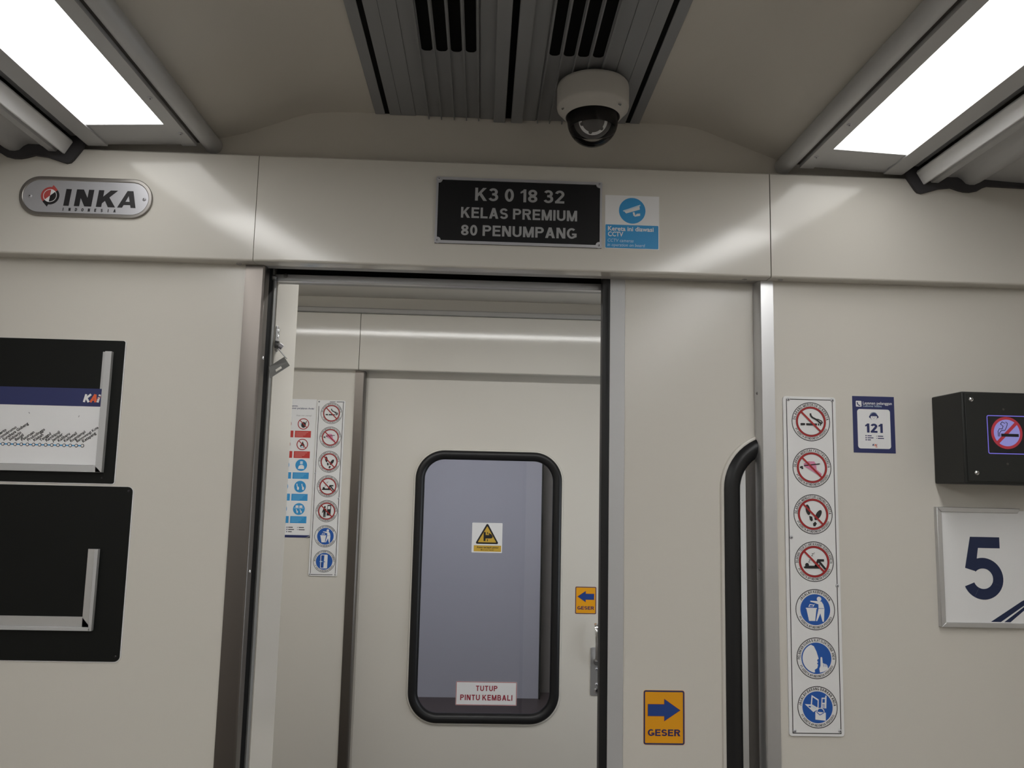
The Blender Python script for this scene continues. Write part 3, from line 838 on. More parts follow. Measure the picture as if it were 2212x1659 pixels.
A.glyphs('KELAS PREMIUM', .0005, -.0165, .0246, 'letter_silver', 1, t=.185, align='c', width=.2595, gap=.11)
A.glyphs('80 PENUMPANG', .0008, -.0568, .0244, 'letter_silver', 1, t=.185, align='c', width=.2575, gap=.11)
A.build('lettering', t)

# camera notice
cx, cz = .2823, 2.0947
t = thing('surveillance_sticker', 'white and sky-blue sticker showing a security camera beside the black number plate', 'sticker', (cx, YH, cz))
base_plate(t, 'backing', [(cx - .0612, cz - .0618), (cx + .0612, cz - .0618), (cx + .0612, cz + .0618), (cx - .0612, cz + .0618)], YH - .0006, YH, 'white')
A = Art((cx, cz), YH - .0006)
A.disc(0, .0268, .0300, 'sky_blue', 1)
for pts, m, L in ((((-.0200, .0270), (.0160, .0400), (.0172, .0300), (-.0140, .0200)), 'white', 2), (((-.0215, .0260), (.0178, .0415), (.0186, .0385), (-.0190, .0238)), 'pale_blue', 3), (((.0010, .0228), (.0050, .0240), (.0070, .0175), (.0060, .0140), (.0030, .0150)), 'white', 2), (((.0050, .0130), (.0180, .0155), (.0180, .0210), (.0100, .0200)), 'white', 2)):
    A.poly(list(pts), m, L)
A.build('pictogram', t)
A = Art((cx, cz), YH - .0006)
A.rrect(-.0600, .0592, -.0605, -.0066, .002, 'sky_blue', 1)
A.text('Kereta ini diawasi', -.0545, -.0205, .0145, 'white', 2, bold=.022, width=.1030)
A.text('CCTV', -.0545, -.0335, .0150, 'white', 2, bold=.022, width=.0345)
A.text('CCTV cameras', -.0552, -.0465, .0105, 'pale_blue', 2, bold=.0, shear=.18, width=.0585)
A.text('in operation on board', -.0555, -.0567, .0105, 'pale_blue', 2, bold=.0, shear=.18, width=.0845)
A.build('lettering', t)

# black boards on the left wall with their holders
def board(label, x1, z0, z1, r):
    t = thing('display_board', label, 'board', (-1.1, YW, z0), 'black boards on the left wall panel')
    pts = rrect(-1.36, x1, z0, z1, r, 5)
    base_plate(t, 'panel', pts, YW - .0035, YW, 'black_panel', .0006)
    mb = MB(); mb.hole_plate(rrect(-1.362, x1 + .0022, z0 - .0022, z1 + .0004, r + .002, 5), pts, 'Y', YW - .0015, YW, 'white'); o = mb.build('edge', t); o['label'] = 'thin white edge line'
    return t
y0 = YW - .0035
b1 = board('upper black board on the left wall panel holding the route map card', -.8300, 1.4872, 1.7985, .004)
mb = MB()
mb.prism([(-.8755, 1.5105), (-.8525, 1.5105), (-.8525, 1.7730), (-.8755, 1.7730)], 'Y', y0 - .0015, y0, 'alu_matte')
mb.prism([(-.8668, 1.5105), (-.8525, 1.5105), (-.8525, 1.7730), (-.8668, 1.7730)], 'Y', y0 - .011, y0 - .0015, 'alu_matte')
mb.prism([(-1.30, 1.5105), (-.8525, 1.5105), (-.8668, 1.5250), (-1.30, 1.5250)], 'Y', y0 - .011, y0, 'alu_matte')
o = mb.build('card_holder', b1, bevel=.0008); o['label'] = 'aluminium corner channel holding a card'
for z in (1.499,): screw(b1, -.8555, y0, z, .002, m='ink')
b2 = board('lower black board on the left wall panel with an empty holder', -.7885, 1.1175, 1.4810, .011)
mb = MB()
mb.prism([(-.8705, 1.1820), (-.8460, 1.1820), (-.8460, 1.3490), (-.8705, 1.3490)], 'Y', y0 - .0025, y0, 'aluminium')
mb.prism([(-.8530, 1.1820), (-.8460, 1.1820), (-.8460, 1.3490), (-.8530, 1.3490)], 'Y', y0 - .011, y0 - .0025, 'alu_matte')
mb.prism([(-1.30, 1.1810), (-.8460, 1.1810), (-.8530, 1.1880), (-1.30, 1.1880)], 'Y', y0 - .011, y0 - .0025, 'alu_matte')
mb.prism([(-1.30, 1.1810), (-.8460, 1.1810), (-.8705, 1.2085), (-1.30, 1.2085)], 'Y', y0 - .0025, y0, 'aluminium')
o = mb.build('card_holder', b2, bevel=.0006); o['label'] = 'aluminium corner channel, empty'
for x, z in ((-.7965, 1.472), (-.7965, 1.128)): screw(b2, x, y0, z, .003, m='ink')

# route map card
cx, cz = -1.08, 1.608
yc = y0 - .0016
t = thing('route_map', 'white route map card with dark blue header slotted in the upper black board', 'route map', (cx, yc, cz))
x1 = -.8672 - cx
base_plate(t, 'card', [(cx - .215, 1.5256), (cx + x1, 1.5256), (cx + x1, 1.6910), (cx - .215, 1.6910)], yc - .001, yc, 'white')
A = Art((cx, cz), yc - .001)
A.rect(-.215, x1, 1.6520 - cz, 1.6910 - cz, 'navy', 1)
A.build('header_band', t)
A = Art((cx, cz), yc - .001)
kx, kz, kh = -.9083 - cx, 1.6612 - cz, .0172
def kai(A, x, z, h, w, m1, m2, L):
    """rounded italic three-letter railway mark"""
    sh = .22 * h
    P = lambda u, v: (x + u * w + v * sh, z + v * h)
    A.stroke([P(.06, 0), P(.06, 1)], .125 * w, m1, L); A.stroke([P(.08, .42), P(.34, 1)], .125 * w, m1, L); A.stroke([P(.14, .52), P(.34, 0)], .125 * w, m1, L)
    A.stroke([P(.44, 0), P(.60, 1)], .13 * w, m2, L + 1); A.stroke([P(.60, 1), P(.73, 0)], .13 * w, m2, L + 1); A.stroke([P(.46, .22), P(.74, .34)], .06 * w, m2, L + 1)
    A.stroke([P(.86, 0), P(.86, .66)], .13 * w, m1, L); A.stroke([P(.86, .80), P(.86, 1)], .13 * w, m1, L); A.stroke([P(.74, .34), P(.95, .74)], .03 * w, m2, L + 2)
kai(A, kx, kz, kh, .0365, 'white', 'orange', 2)
A.build('logo', t)
A = Art((cx, cz), yc - .001)
names = ['Mojokerto', 'Wonokromo', 'Surabaya Gubeng', 'Sidoarjo', 'Bangil', 'Pasuruan', 'Probolinggo', 'Klakah', 'Tanggul', 'Rambipuji', 'Jember', 'Kalibaru', 'Kalisetail', 'Rogojampi', 'Banyuwangi Kota', 'Ketapang']
n = len(names)
xs = [-.9010 - cx - (n - 1 - k) * .01292 for k in range(n)]
z0 = 1.5668 - cz
A.rect(xs[0] - .02, xs[-1], z0 - .0013, z0 + .0013, 'sky_blue', 1)
for k in range(n):
    A.disc(xs[k], z0, .0038, 'ink', 2, 20); A.disc(xs[k], z0, .0025, 'white', 3, 16)
    if names[k]: A.text(names[k], xs[k] + .0010, z0 + .0066, .0078 if k == 14 else .0088, 'ink', 2, bold=.028, rot=radians(37))
for x, z, a in ((-1.0200, 1.6350, 55), (-.9140, 1.6300, 110)): A.stroke([(x - cx - .002 * cos(radians(a)), z - cz + .002 * sin(radians(a))), (x - cx + .002 * cos(radians(a)), z - cz - .002 * sin(radians(a)))], .0015, 'ink_grey', 1)
A.build('line_diagram', t)

# ---- round pictograms
def pict(A, cx, cy, R, kind, top, span, far=False):
    P = lambda pts: [(cx + u * R, cy + v * R) for u, v in pts]
    poly = lambda pts, m, L: A.poly(P(pts), m, L)
    st = lambda pts, w, m, L: A.stroke(P(pts), w * R, m, L)
    ell = lambda u, v, a, b, m, L, rot=0: A.ell(cx + u * R, cy + v * R, a * R, b * R, m, L, rot)
    A.ring(cx, cy, .962 * R, R, 'ink', 1)
    A.arc(top, cx, cy, .805 * R, .135 * R, 90, span, 'ink', 1, t=.17)
    A.arc('PT. KERETA API INDONESIA (PERSERO)', cx, cy, .925 * R, .120 * R, 270, 132, 'ink', 1, t=.16, bottom=True)
    ban = kind in ('smoke', 'damage', 'shoes', 'sleep', 'queue')
    if ban:
        A.ring(cx, cy, .685 * R, .775 * R, 'red', 3); A.ring(cx, cy, .672 * R, .688 * R, 'ink', 2); A.ring(cx, cy, .772 * R, .785 * R, 'ink', 2)
        st([(-.50, .50), (.50, -.50)], .095, 'red', 6)
    else:
        A.disc(cx, cy, .755 * R, 'sign_blue', 1)
    if kind == 'smoke':
        for a, b in ((-.54, -.31), (-.25, .31), (.36, .42), (.46, .52)): poly([(a, -.19), (b, -.19), (b, -.08), (a, -.08)], 'ink', 4)
        st([(-.02, .43), (0, .32), (.08, .22), (.22, .15), (.34, .07), (.46, -.04), (.58, -.08)], .085, 'ink', 4)
        st([(.22, .15), (.40, .12), (.56, .04), (.60, -.06)], .05, 'ink', 4)
    elif kind == 'damage':
        poly([(-.43, .19), (-.2, .32), (.12, .32), (.21, .19), (.24, -.1), (.5, -.31), (.44, -.43), (.27, -.34), (-.11, -.10), (-.37, .04)], 'pink', 4)
        st([(-.42, .09), (.40, .20)], .055, 'ink', 5); ell(-.55, .02, .09, .05, 'ink', 4, 20); ell(-.50, -.04, .05, .05, 'ink', 4)
    elif kind == 'shoes':
        ell(-.26, .22, .115, .27, 'ink', 4, 10); poly([(-.20, -.08), (-.05, -.12), (-.02, -.30), (-.10, -.36), (-.17, -.28)], 'ink', 4)
        ell(.27, -.02, .125, .27, 'ink', 4, -32); poly([(-.02, -.46), (.10, -.36), (.18, -.46), (.10, -.60), (0, -.60)], 'ink', 4); ell(.20, -.12, .10, .20, 'ink', 4, -32)
    elif kind == 'sleep':
        poly([(-.56, -.28), (-.42, -.20), (.02, -.20), (.28, -.12), (.30, -.34), (-.50, -.34)], 'ink', 4); ell(-.37, -.17, .10, .10, 'ink', 4)
        st([(.06, -.24), (.20, .07), (.50, .07)], .12, 'ink', 4); st([(.22, .04), (.56, -.36)], .11, 'ink', 4)
        for x, z, h, L in ((-.14, .27, .14, 4), (-.03, .37, .08, 4), (-.30, -.04, .14, 4), (-.16, .06, .07, 4)): A.glyphs('Z', cx + x * R, cy + z * R, h * R, 'ink', L, t=.14, shear=.15)
    elif kind == 'queue':
        ell(-.18, .36, .085, .10, 'ink', 4); poly([(-.30, .22), (-.04, .22), (0, -.10), (-.06, -.10), (-.08, .10), (-.09, -.55), (-.17, -.55), (-.18, -.16), (-.20, -.55), (-.29, -.55), (-.28, .0), (-.36, -.16), (-.42, -.12)], 'ink', 4)
        poly([(.06, .56), (.40, .56), (.36, -.40), (.02, -.40)], 'ink', 4); poly([(.10, .46), (.33, .46), (.31, .18), (.09, .18)], 'white', 5)
    elif kind == 'bin':
        ell(.20, .52, .115, .115, 'white', 3)
        poly([(-.25, .43), (.08, .42), (.32, .40), (.41, .26), (.46, .04), (.42, -.58), (.35, -.58), (.25, -.18), (.08, -.55), (.02, -.55), (.16, .04), (.16, .26), (-.06, .34), (-.24, .38)], 'white', 3)
        st([(.16, .06), (.44, .06)], .02, 'sign_blue', 4)
        poly([(-.46, .08), (.06, .08), (-.02, -.55), (-.33, -.55)], 'white', 3); st([(-.48, .06), (.08, .06)], .05, 'white', 4)
        poly([(-.35, .13), (-.28, .27), (-.08, .24), (-.02, .28), (-.10, .13)], 'white', 3); poly([(-.30, .15), (-.25, .23), (-.10, .20), (-.13, .15)], 'sign_blue', 4)
    elif kind == 'hush':
        arc = [(.70 * cos(radians(a)), .70 * sin(radians(a))) for a in range(112, 264, 8)]
        poly([(-.12, .58)] + arc + [(-.09, -.68), (-.10, -.55), (.03, -.47), (.06, -.36), (.07, -.30), (.02, -.25), (.08, -.18), (.03, -.12), (.05, -.05), (.11, -.02), (.06, .15), (.0, .34)], 'white', 3)
        poly([(.20, .04), (.245, .07), (.29, .04), (.31, -.22), (.36, -.25), (.42, -.26), (.48, -.28), (.54, -.33), (.57, -.50), (.46, -.58), (.34, -.64), (.16, -.68), (.13, -.50), (.19, -.36)], 'white', 3)
        for x in (.35, .43, .50): st([(x, -.27), (x + .01, -.40)], .02, 'sign_blue', 4)
    elif kind == 'luggage':
        poly([(-.29, .58), (.06, .37), (.04, -.08), (-.34, .13)], 'white', 3); poly([(-.24, .48), (.01, .32), (-.01, -.01), (-.28, .14)], 'sign_blue', 4)
        poly([(-.64, .15), (-.34, .13), (.04, -.08), (-.22, -.23)], 'white', 3); st([(-.50, .10), (-.30, .06), (-.08, -.08)], .03, 'pale_blue', 4); poly([(-.48, .04), (-.38, -.02), (-.32, .02), (-.40, .07)], 'sign_blue', 4)
        poly([(.21, .46), (.38, .46), (.40, .56), (.46, .56), (.43, -.05), (.17, -.02)], 'white', 3); poly([(.25, .40), (.37, .40), (.36, .22), (.24, .22)], 'sign_blue', 4)
        for z in (.14, .08, .02): st([(.23, z), (.36, z - .01)], .025, 'sign_blue', 4)
        poly([(-.12, -.20), (.40, -.25), (.39, -.63), (-.13, -.58)], 'white', 3); st([(-.06, -.22), (.10, -.36), (.30, -.26)], .035, 'sign_blue', 4)
        A.ring(cx + .14 * R, cy - .22 * R, .16 * R, .20 * R, 'white', 3, 20, 0, 180)
    elif kind == 'door':
        A.frame(cx - .34 * R, cx + .30 * R, cy - .64 * R, cy + .60 * R, .06 * R, 'white', 3, .08 * R)
        poly([(0, .54), (.26, .54), (.26, -.58), (-.04, -.58)], 'white', 3); st([(-.20, .54), (-.22, -.58)], .03, 'ink', 4); st([(-.40, -.02), (-.14, -.02)], .08, 'pale_blue', 4); ell(.04, -.04, .04, .05, 'sign_blue', 4)

TOP = {'smoke': ('DILARANG MEROKOK DI KERETA', 168), 'damage': ('DILARANG MERUSAK FASILITAS KERETA', 178), 'shoes': ('DILARANG MENGOTORI DINDING KERETA', 178),
       'sleep': ('DILARANG TIDUR DI LANTAI KABIN / BORDES KERETA', 190), 'bin': ('JAGALAH KEBERSIHAN', 118), 'hush': ('PELANKAN SUARA & ALAT ELEKTRONIK ANDA', 188),
       'luggage': ('JAGALAH BARANG BAWAAN ANDA', 172), 'queue': ('DILARANG BERDIRI DI DEPAN PINTU KERETA', 186), 'door': ('MOHON PINTU KABIN TUTUP KEMBALI', 180)}
def sign_strip(label, x0, x1, z0, z1, y, kinds, zs, xc, R, screws, frame_w, worn=False):
    cx, cz = (x0 + x1) / 2, (z0 + z1) / 2
    t = thing('sign_strip', label, 'sign', (cx, y, cz), 'vertical strips of round railway signs')
    base_plate(t, 'backing_plate', rrect(x0, x1, z0, z1, .006, 4), y - .004, y, 'acrylic', .0006)
    A = Art((cx, cz), y - .004)
    hw, hh = (x1 - x0) / 2 - .0068, (z1 - z0) / 2 - .0055
    if worn:
        A.rect(-.006, .018, hh - frame_w, hh, 'ink', 1); A.rect(.022, hw, hh - frame_w, hh, 'ink', 1); A.rect(-hw, hw - .012, -hh, -hh + frame_w, 'ink', 1)
        A.rect(-hw, -hw + frame_w, -hh, hh - .020, 'ink', 1); A.rect(hw - frame_w, hw, -hh, hh, 'ink', 1)
    else:
        A.frame(-hw, hw, -hh, hh, frame_w, 'ink', 1)
    A.build('border', t)
    nm = {'smoke': 'no smoking symbol', 'damage': 'no damaging seats symbol', 'shoes': 'no dirty shoe prints symbol', 'sleep': 'no sleeping on the floor symbol', 'bin': 'use the bin symbol', 'hush': 'keep quiet symbol', 'luggage': 'mind your luggage symbol', 'queue': 'crossed-out standing man symbol', 'door': 'close the door symbol'}
    for kd, z in zip(kinds, zs):
        A = Art((cx, cz), y - .004)
        pict(A, xc - cx, z - cz, R, kd, *TOP[kd])
        A.build('round_symbol', t)['label'] = nm[kd]
    for x, z in screws: screw(t, x, y - .004, z, .0040)
    return t
sign_strip('tall white strip of seven round prohibition and advice signs on the right wall panel', .6305, .7500, .9855, 1.7150, YW,
           ['smoke', 'damage', 'shoes', 'sleep', 'bin', 'hush', 'luggage'], [1.6590, 1.5567, 1.4544, 1.3518, 1.2494, 1.1471, 1.0455], .6926, .0436,
           [(.6425, 1.7080), (.7422, 1.7085), (.6433, 1.4033), (.7425, 1.3010), (.6420, .9965), (.7402, .9975)], .0017)
sign_strip('white strip of seven round signs with worn border beside the poster beyond the doorway', -.7480, -.6292, 1.1140, 1.8480, YF,
           ['smoke', 'damage', 'shoes', 'sleep', 'queue', 'bin', 'door'], [1.7925, 1.6900, 1.5870, 1.4840, 1.3810, 1.2772, 1.1745], -.6853, .0455,
           [(-.740, 1.841), (-.637, 1.841), (-.741, 1.537), (-.638, 1.434), (-.742, 1.121), (-.637, 1.121)], .0022, True)

# hotline sticker
cx, cz = .8377, 1.6564
t = thing('hotline_sticker', 'dark blue sticker with a white panel and the number 121', 'sticker', (cx, YW, cz))
base_plate(t, 'backing', [(cx - .0478, cz - .0637), (cx + .0478, cz - .0637), (cx + .0478, cz + .0637), (cx - .0478, cz + .0637)], YW - .0006, YW, 'navy')
A = Art((cx, cz), YW - .0006)
A.rrect(-.0400, -.0270, .0398, .0530, .0016, 'white', 1)
A.stroke([(-.0370, .0500), (-.0360, .0455), (-.0340, .0432), (-.0300, .0422)], .0022, 'navy', 2)
A.text('Layanan pelanggan', -.0237, .0455, .0090, 'white', 1, bold=.012, width=.0662)
A.text('Customer hotline', -.0240, .0397, .0068, 'pale_blue', 1, bold=.0, width=.0430)
A.build('heading', t)
A = Art((cx, cz), YW - .0006)
A.rrect(-.0376, .0375, -.0540, .0345, .0062, 'white', 1)
A.disc(0, .0190, .0092, 'navy', 2, 28); A.ell(0, .0165, .0072, .0070, 'white', 3); A.sector(0, .0190, .0073, 0, 180, 'navy', 4); A.ring(0, .0190, .0078, .0084, 'pale_blue', 5, 24, 20, 160)
for s in (-1, 1): A.ell(s * .0090, .0175, .0018, .0028, 'navy', 3); A.disc(s * .0026, .0170, .0007, 'navy', 4, 8)
A.rect(-.0012, .0012, .0136, .0142, 'navy', 4)
A.glyphs('121', -.0003, -.0183, .0205, 'navy', 2, t=.215, align='c', width=.0400)
for k, (a, b) in enumerate(((.0098, .0), (.0138, .0), (.0078, .0))):
    z = -.0252 - k * .0047
    A.disc(-.0190, z, .0015, 'navy', 2, 10); A.rect(-.0160, -.0160 + a, z - .0010, z + .0010, 'navy', 2)
for k, a in enumerate((.0122, .0140)):
    z = -.0258 - k * .0050; A.rect(.0042, .0062, z - .0006, z + .0006, 'navy', 2); A.rect(.0078, .0078 + a, z - .0010, z + .0010, 'navy', 2)
kai(A, -.0052, -.0478, .0042, .0108, 'navy', 'orange', 2)
A.rect(.0015, .0060, -.0508, -.0490, 'red_pale', 2)
A.build('white_panel', t)

# lit no-smoking box
xb0, xb1, zb0, zb1, yb = .9722, 1.30, 1.5275, 1.7220, 1.685
cx, cz = 1.136, 1.6247
t = thing('indicator_box', 'black metal box with a lit no-smoking display on the right wall panel', 'indicator', (cx, YW, zb0))
mb = MB(); mb.box(xb0, xb1, yb, YW, zb0, zb1, 'box_black'); mb.build('housing', t, bevel=.003, seg=3)
mb = MB(); mb.box(xb0 + .006, xb1 - .006, yb - .0022, yb, zb0 + .005, zb1 - .004, 'box_black'); mb.build('front_plate', t, bevel=.001)
for x, z in ((.9925, 1.7052), (.9975, 1.5505), (1.27, 1.705), (1.27, 1.5505)): screw(t, x, yb - .0022, z, .0052, m='chrome')
A = Art((1.0655, 1.6318), yb - .0022)
A.rrect(-.0420, .0420, -.0408, .0408, .004, 'screen_black', 1)
A.frame(-.0420, .0420, -.0408, .0408, .0018, 'led_edge', 2, .004)
A.disc(0, .004, .0340, 'led_red', 2); A.disc(0, .004, .0282, 'led_lilac', 3)
A.stroke([(-.0205, -.0165), (.0205, .0245)], .0068, 'led_red', 5)
A.rect(-.0130, .0250, -.0040, .0022, 'screen_black', 6); A.rect(-.0195, -.0180, -.0040, .0060, 'screen_black', 4); A.rect(-.0165, -.0150, -.0040, .0050, 'screen_black', 4)
A.stroke([(-.0195, .006), (-.016, .0125), (-.0100, .0120), (-.0075, .0180), (-.0130, .0225), (-.0095, .0270), (-.0030, .0240)], .0013, 'screen_black', 4)
A.stroke([(-.0150, .005), (-.012, .0085), (-.0040, .0095), (-.0010, .0150), (.0010, .0200), (.0020, .0245), (-.0020, .0270)], .0013, 'screen_black', 4)
d = A.build('display', t); d['label'] = 'lilac-lit no-smoking display'
for x, z in ((1.0610, 1.6858), (1.0640, 1.5705)):
    mb = MB(); mb.lathe([(.0001, -.0003), (.0022, -.0003), (.0026, 0)], (x, yb - .0022, z), 'umber', 10, 'Y'); mb.build('rivet', t)

# coach number plate
x0, x1, z0, z1 = .9670, 1.2350, 1.2180, 1.4765
cx, cz = (x0 + x1) / 2, (z0 + z1) / 2
t = thing('coach_number_plate', 'square white plate with a large dark blue 5 under the black indicator box', 'sign', (cx, YW, z0))
base_plate(t, 'face', [(x0 + .006, z0 + .006), (x1 - .006, z0 + .006), (x1 - .006, z1 - .005), (x0 + .006, z1 - .005)], YW - .009, YW, 'acrylic')
mb = MB()
b = .0105
mb.prism([(x0, z0), (x0 + b, z0 + b), (x0 + b, z1 - b), (x0, z1)], 'Y', YW - .0125, YW, 'aluminium')
mb.prism([(x0, z0), (x1, z0), (x1 - b, z0 + b), (x0 + b, z0 + b)], 'Y', YW - .0125, YW, 'aluminium')
mb.prism([(x0, z1), (x0 + b, z1 - b), (1.1500, z1 - b), (1.1560, z1)], 'Y', YW - .0125, YW, 'aluminium')
mb.prism([(x1, z0), (x1, z1), (x1 - b, z1 - b), (x1 - b, z0 + b)], 'Y', YW - .0125, YW, 'aluminium')
o = mb.build('frame', t, bevel=.001); o['label'] = 'aluminium frame'
A = Art((cx, cz), YW - .009)
# figure 5
x5, z5, w5, h5 = 1.0212 - cx, 1.2776 - cz, .0900, .1352
def F(u, v): return (x5 + u * w5, z5 + v * h5)
A.poly([F(.215, 1), F(.950, 1), F(.950, .822), F(.395, .822), F(.215, .822)], 'navy_deep', 1)
A.poly([F(.215, 1), F(.405, .822), F(.335, .545), F(.315, .470), F(.06, .500)], 'navy_deep', 1)
A.poly([F(.06, .500), F(.315, .450), F(.36, .560), F(.34, .60)], 'navy_deep', 1)
ro, ri = (.50, .333), (.245, .163)
cxx, czz = .50, .333
oo = [(cxx + ro[0] * cos(radians(a)), czz + ro[1] * sin(radians(a))) for a in range(138, -166, -8)]
ii = [(cxx + ri[0] * cos(radians(a)), czz + (ri[1]) * sin(radians(a))) for a in range(138, -166, -8)]
for k in range(len(oo) - 1): A.poly([F(*oo[k]), F(*oo[k + 1]), F(*ii[k + 1]), F(*ii[k])], 'navy_deep', 2)
A.build('numeral', t)
A = Art((cx, cz), YW - .009)
for a, b_, c, d_ in ((1.0785, 1.1010, 1.1720, 1.1720),):
    A.poly([(1.0785 - cx, 1.2305 - cz), (1.1010 - cx, 1.2305 - cz), (1.1560 - cx, 1.2672 - cz), (1.2130 - cx, 1.3000 - cz), (1.2130 - cx, 1.3060 - cz), (1.1500 - cx, 1.2755 - cz)], 'navy_deep', 1)
    A.poly([(1.1085 - cx, 1.2305 - cz), (1.1225 - cx, 1.2305 - cz), (1.1600 - cx, 1.2605 - cz), (1.2130 - cx, 1.2900 - cz), (1.2130 - cx, 1.2955 - cz), (1.1560 - cx, 1.2645 - cz)], 'navy_deep', 1)
A.build('corner_stripes', t)

# sliding-direction stickers
def slide_sticker(label, cx, cz, y, direction):
    w, h = .0890, .1125
    t = thing('arrow_sticker', label, 'sticker', (cx, y, cz), 'amber GESER arrow stickers')
    base_plate(t, 'backing', rrect(cx - w / 2 - .0006, cx + w / 2 + .0006, cz - h / 2 - .0006, cz + h / 2 + .0006, .005, 5), y - .0006, y, 'amber')
    A = Art((cx, cz), y - .0006)
    A.frame(-w / 2, w / 2, -h / 2, h / 2, .0031, 'navy', 1, .0048)
    A.build('border', t)
    A = Art((cx, cz), y - .0006)
    s = direction
    if s > 0: P = lambda u, v: (u - .0351, v)
    else: P = lambda u, v: (.0351 - u, v)
    pts = [(0, .0030), (.0358, .0030), (.0358, -.0070), (.0700, .0153), (.0358, .0382), (.0358, .0272), (0, .0272)]
    out = [(-.0006, .0024), (.0352, .0024), (.0352, -.0081), (.0711, .0153), (.0352, .0393), (.0352, .0278), (-.0006, .0278)]
    A.poly([P(u, v) for u, v in out], 'brown_red', 1); A.poly([P(u, v) for u, v in pts], 'arrow_blue', 2)
    A.build('arrow', t)
    A = Art((cx, cz), y - .0006)
    A.glyphs('GESER', .0, -.0385, .0140, 'brown_red', 1, t=.205, align='c', width=.0712, gap=.09); A.glyphs('GESER', .0001, -.0384, .0138, 'navy', 2, t=.165, align='c', width=.0704, gap=.11)
    A.build('lettering', t)
slide_sticker('amber GESER sticker with an arrow pointing right on the open sliding door', .3686, 1.0114, 1.83, 1)
slide_sticker('amber GESER sticker with an arrow pointing left on the far door above its handle', .4160, 1.0278, YFD, -1)

# stickers on the far window pane
yg = YFD + .008
def on(px, pz): return (px, pz)
cx, cz = -.0098, 1.2807
t = thing('warning_sticker', 'white square sticker with a yellow pinched-hand warning triangle on the far window', 'sticker', (cx, yg, cz))
base_plate(t, 'backing', rrect(cx - .0650, cx + .0650, cz - .0630, cz + .0630, .003, 4), yg - .0005, yg, 'white')
A = Art((cx, cz), yg - .0005)
def tri(w, h, z, r):
    out = []
    for (x, zz, a0) in ((w, z, -90), (0, z + h, 30), (-w, z, 150)):
        for i in range(7):
            a = radians(a0 + 120 * i / 6); out.append((x + r * cos(a), zz + r * sin(a)))
    return out
A.poly(tri(.0420, .0740, -.0210, .0052), 'ink', 1); A.poly(tri(.0370, .0640, -.0180, .0016), 'amber_dull', 2)
A.rect(-.0150, -.0065, -.0140, .0240, 'ink', 3); A.rect(.0000, .0035, .0155, .0240, 'ink', 3); A.rect(.0000, .0035, -.0145, -.0060, 'ink', 3)
A.poly([(-.0070, .0115), (.0090, .0115), (.0060, .0170), (.0095, .0195), (.0190, .0140), (.0235, .0070), (.0230, .0010), (.0180, -.0025), (-.0070, -.0030)], 'ink', 3)
A.build('pictogram', t)
A = Art((cx, cz), yg - .0005)
A.rect(-.0560, .0610, -.0580, -.0325, 'amber_dull', 1)
A.text('Awas terjepit pintu!', .0030, -.0440, .0110, 'ink', 2, 'c', bold=.02, width=.0930)
A.text('Mind your hands!', .0020, -.0535, .0080, 'ink', 2, 'c', bold=.004, shear=.15, width=.0560)
A.build('lettering', t)
cx, cz = .0036, .6393
t = thing('reminder_sticker', 'white sticker reading TUTUP PINTU KEMBALI at the foot of the far window', 'sticker', (cx, yg, cz))
base_plate(t, 'backing', rrect(cx - .1278, cx + .1278, cz - .0480, cz + .0480, .004, 4), yg - .0005, yg, 'white')
A = Art((cx, cz), yg - .0005)
A.frame(-.1270, .1270, -.0472, .0472, .0022, 'red', 1, .0035); A.build('border', t)
A = Art((cx, cz), yg - .0005)
A.glyphs('TUTUP', .0010, .0100, .0215, 'brown_red', 1, t=.185, align='c', width=.0900, gap=.16)
A.glyphs('PINTU KEMBALI', .0005, -.0275, .0225, 'brown_red', 1, t=.185, align='c', width=.2180, gap=.16)
A.build('lettering', t)

# passenger poster beyond the doorway
x0, x1, z0, z1 = -.9300, -.7503, 1.2695, 1.8502
cx, cz = (x0 + x1) / 2, (z0 + z1) / 2
t = thing('poster', 'white poster with red and blue instruction blocks beyond the doorway, partly hidden by the partition', 'poster', (cx, YF, cz))
base_plate(t, 'sheet', [(x0, z0), (x1, z0), (x1, z1), (x0, z1)], YF - .0008, YF, 'white')
A = Art((cx, cz), YF - .0008)
g = lambda x, z: (x - cx, z - cz)
A.text('nyaman,', *g(-.8290, 1.8180), .0085, 'navy', 1, 'r', bold=.02)
A.text('nikmati perjalanan Anda!', *g(-.7605, 1.8075), .0095, 'navy', 1, 'r', bold=.02, width=.1050)
A.build('heading', t)
A = Art((cx, cz), YF - .0008)
A.text('Enjoy your journey!', *g(-.7690, 1.7775), .0085, 'ink_grey', 1, 'r', bold=.005, shear=.2, width=.0640)
A.build('subheading', t)
A = Art((cx, cz), YF - .0008)
cols = [(-.8020, -.8358, -.7683), (-.8762, -.9095, -.8420)]
rows = [(1.7444, 1.7150, 1.6867, 'red_bright', 'red_pale'), (1.6575, 1.6285, 1.5998, 'red_bright', 'red_pale'), (1.5704, 1.5394, 1.5126, 'sky_blue', 'sky_pale'), (1.4801, 1.4500, 1.4215, 'sky_blue', 'sky_pale'), (1.3871, 1.3570, 1.3285, 'sky_blue', 'sky_pale')]
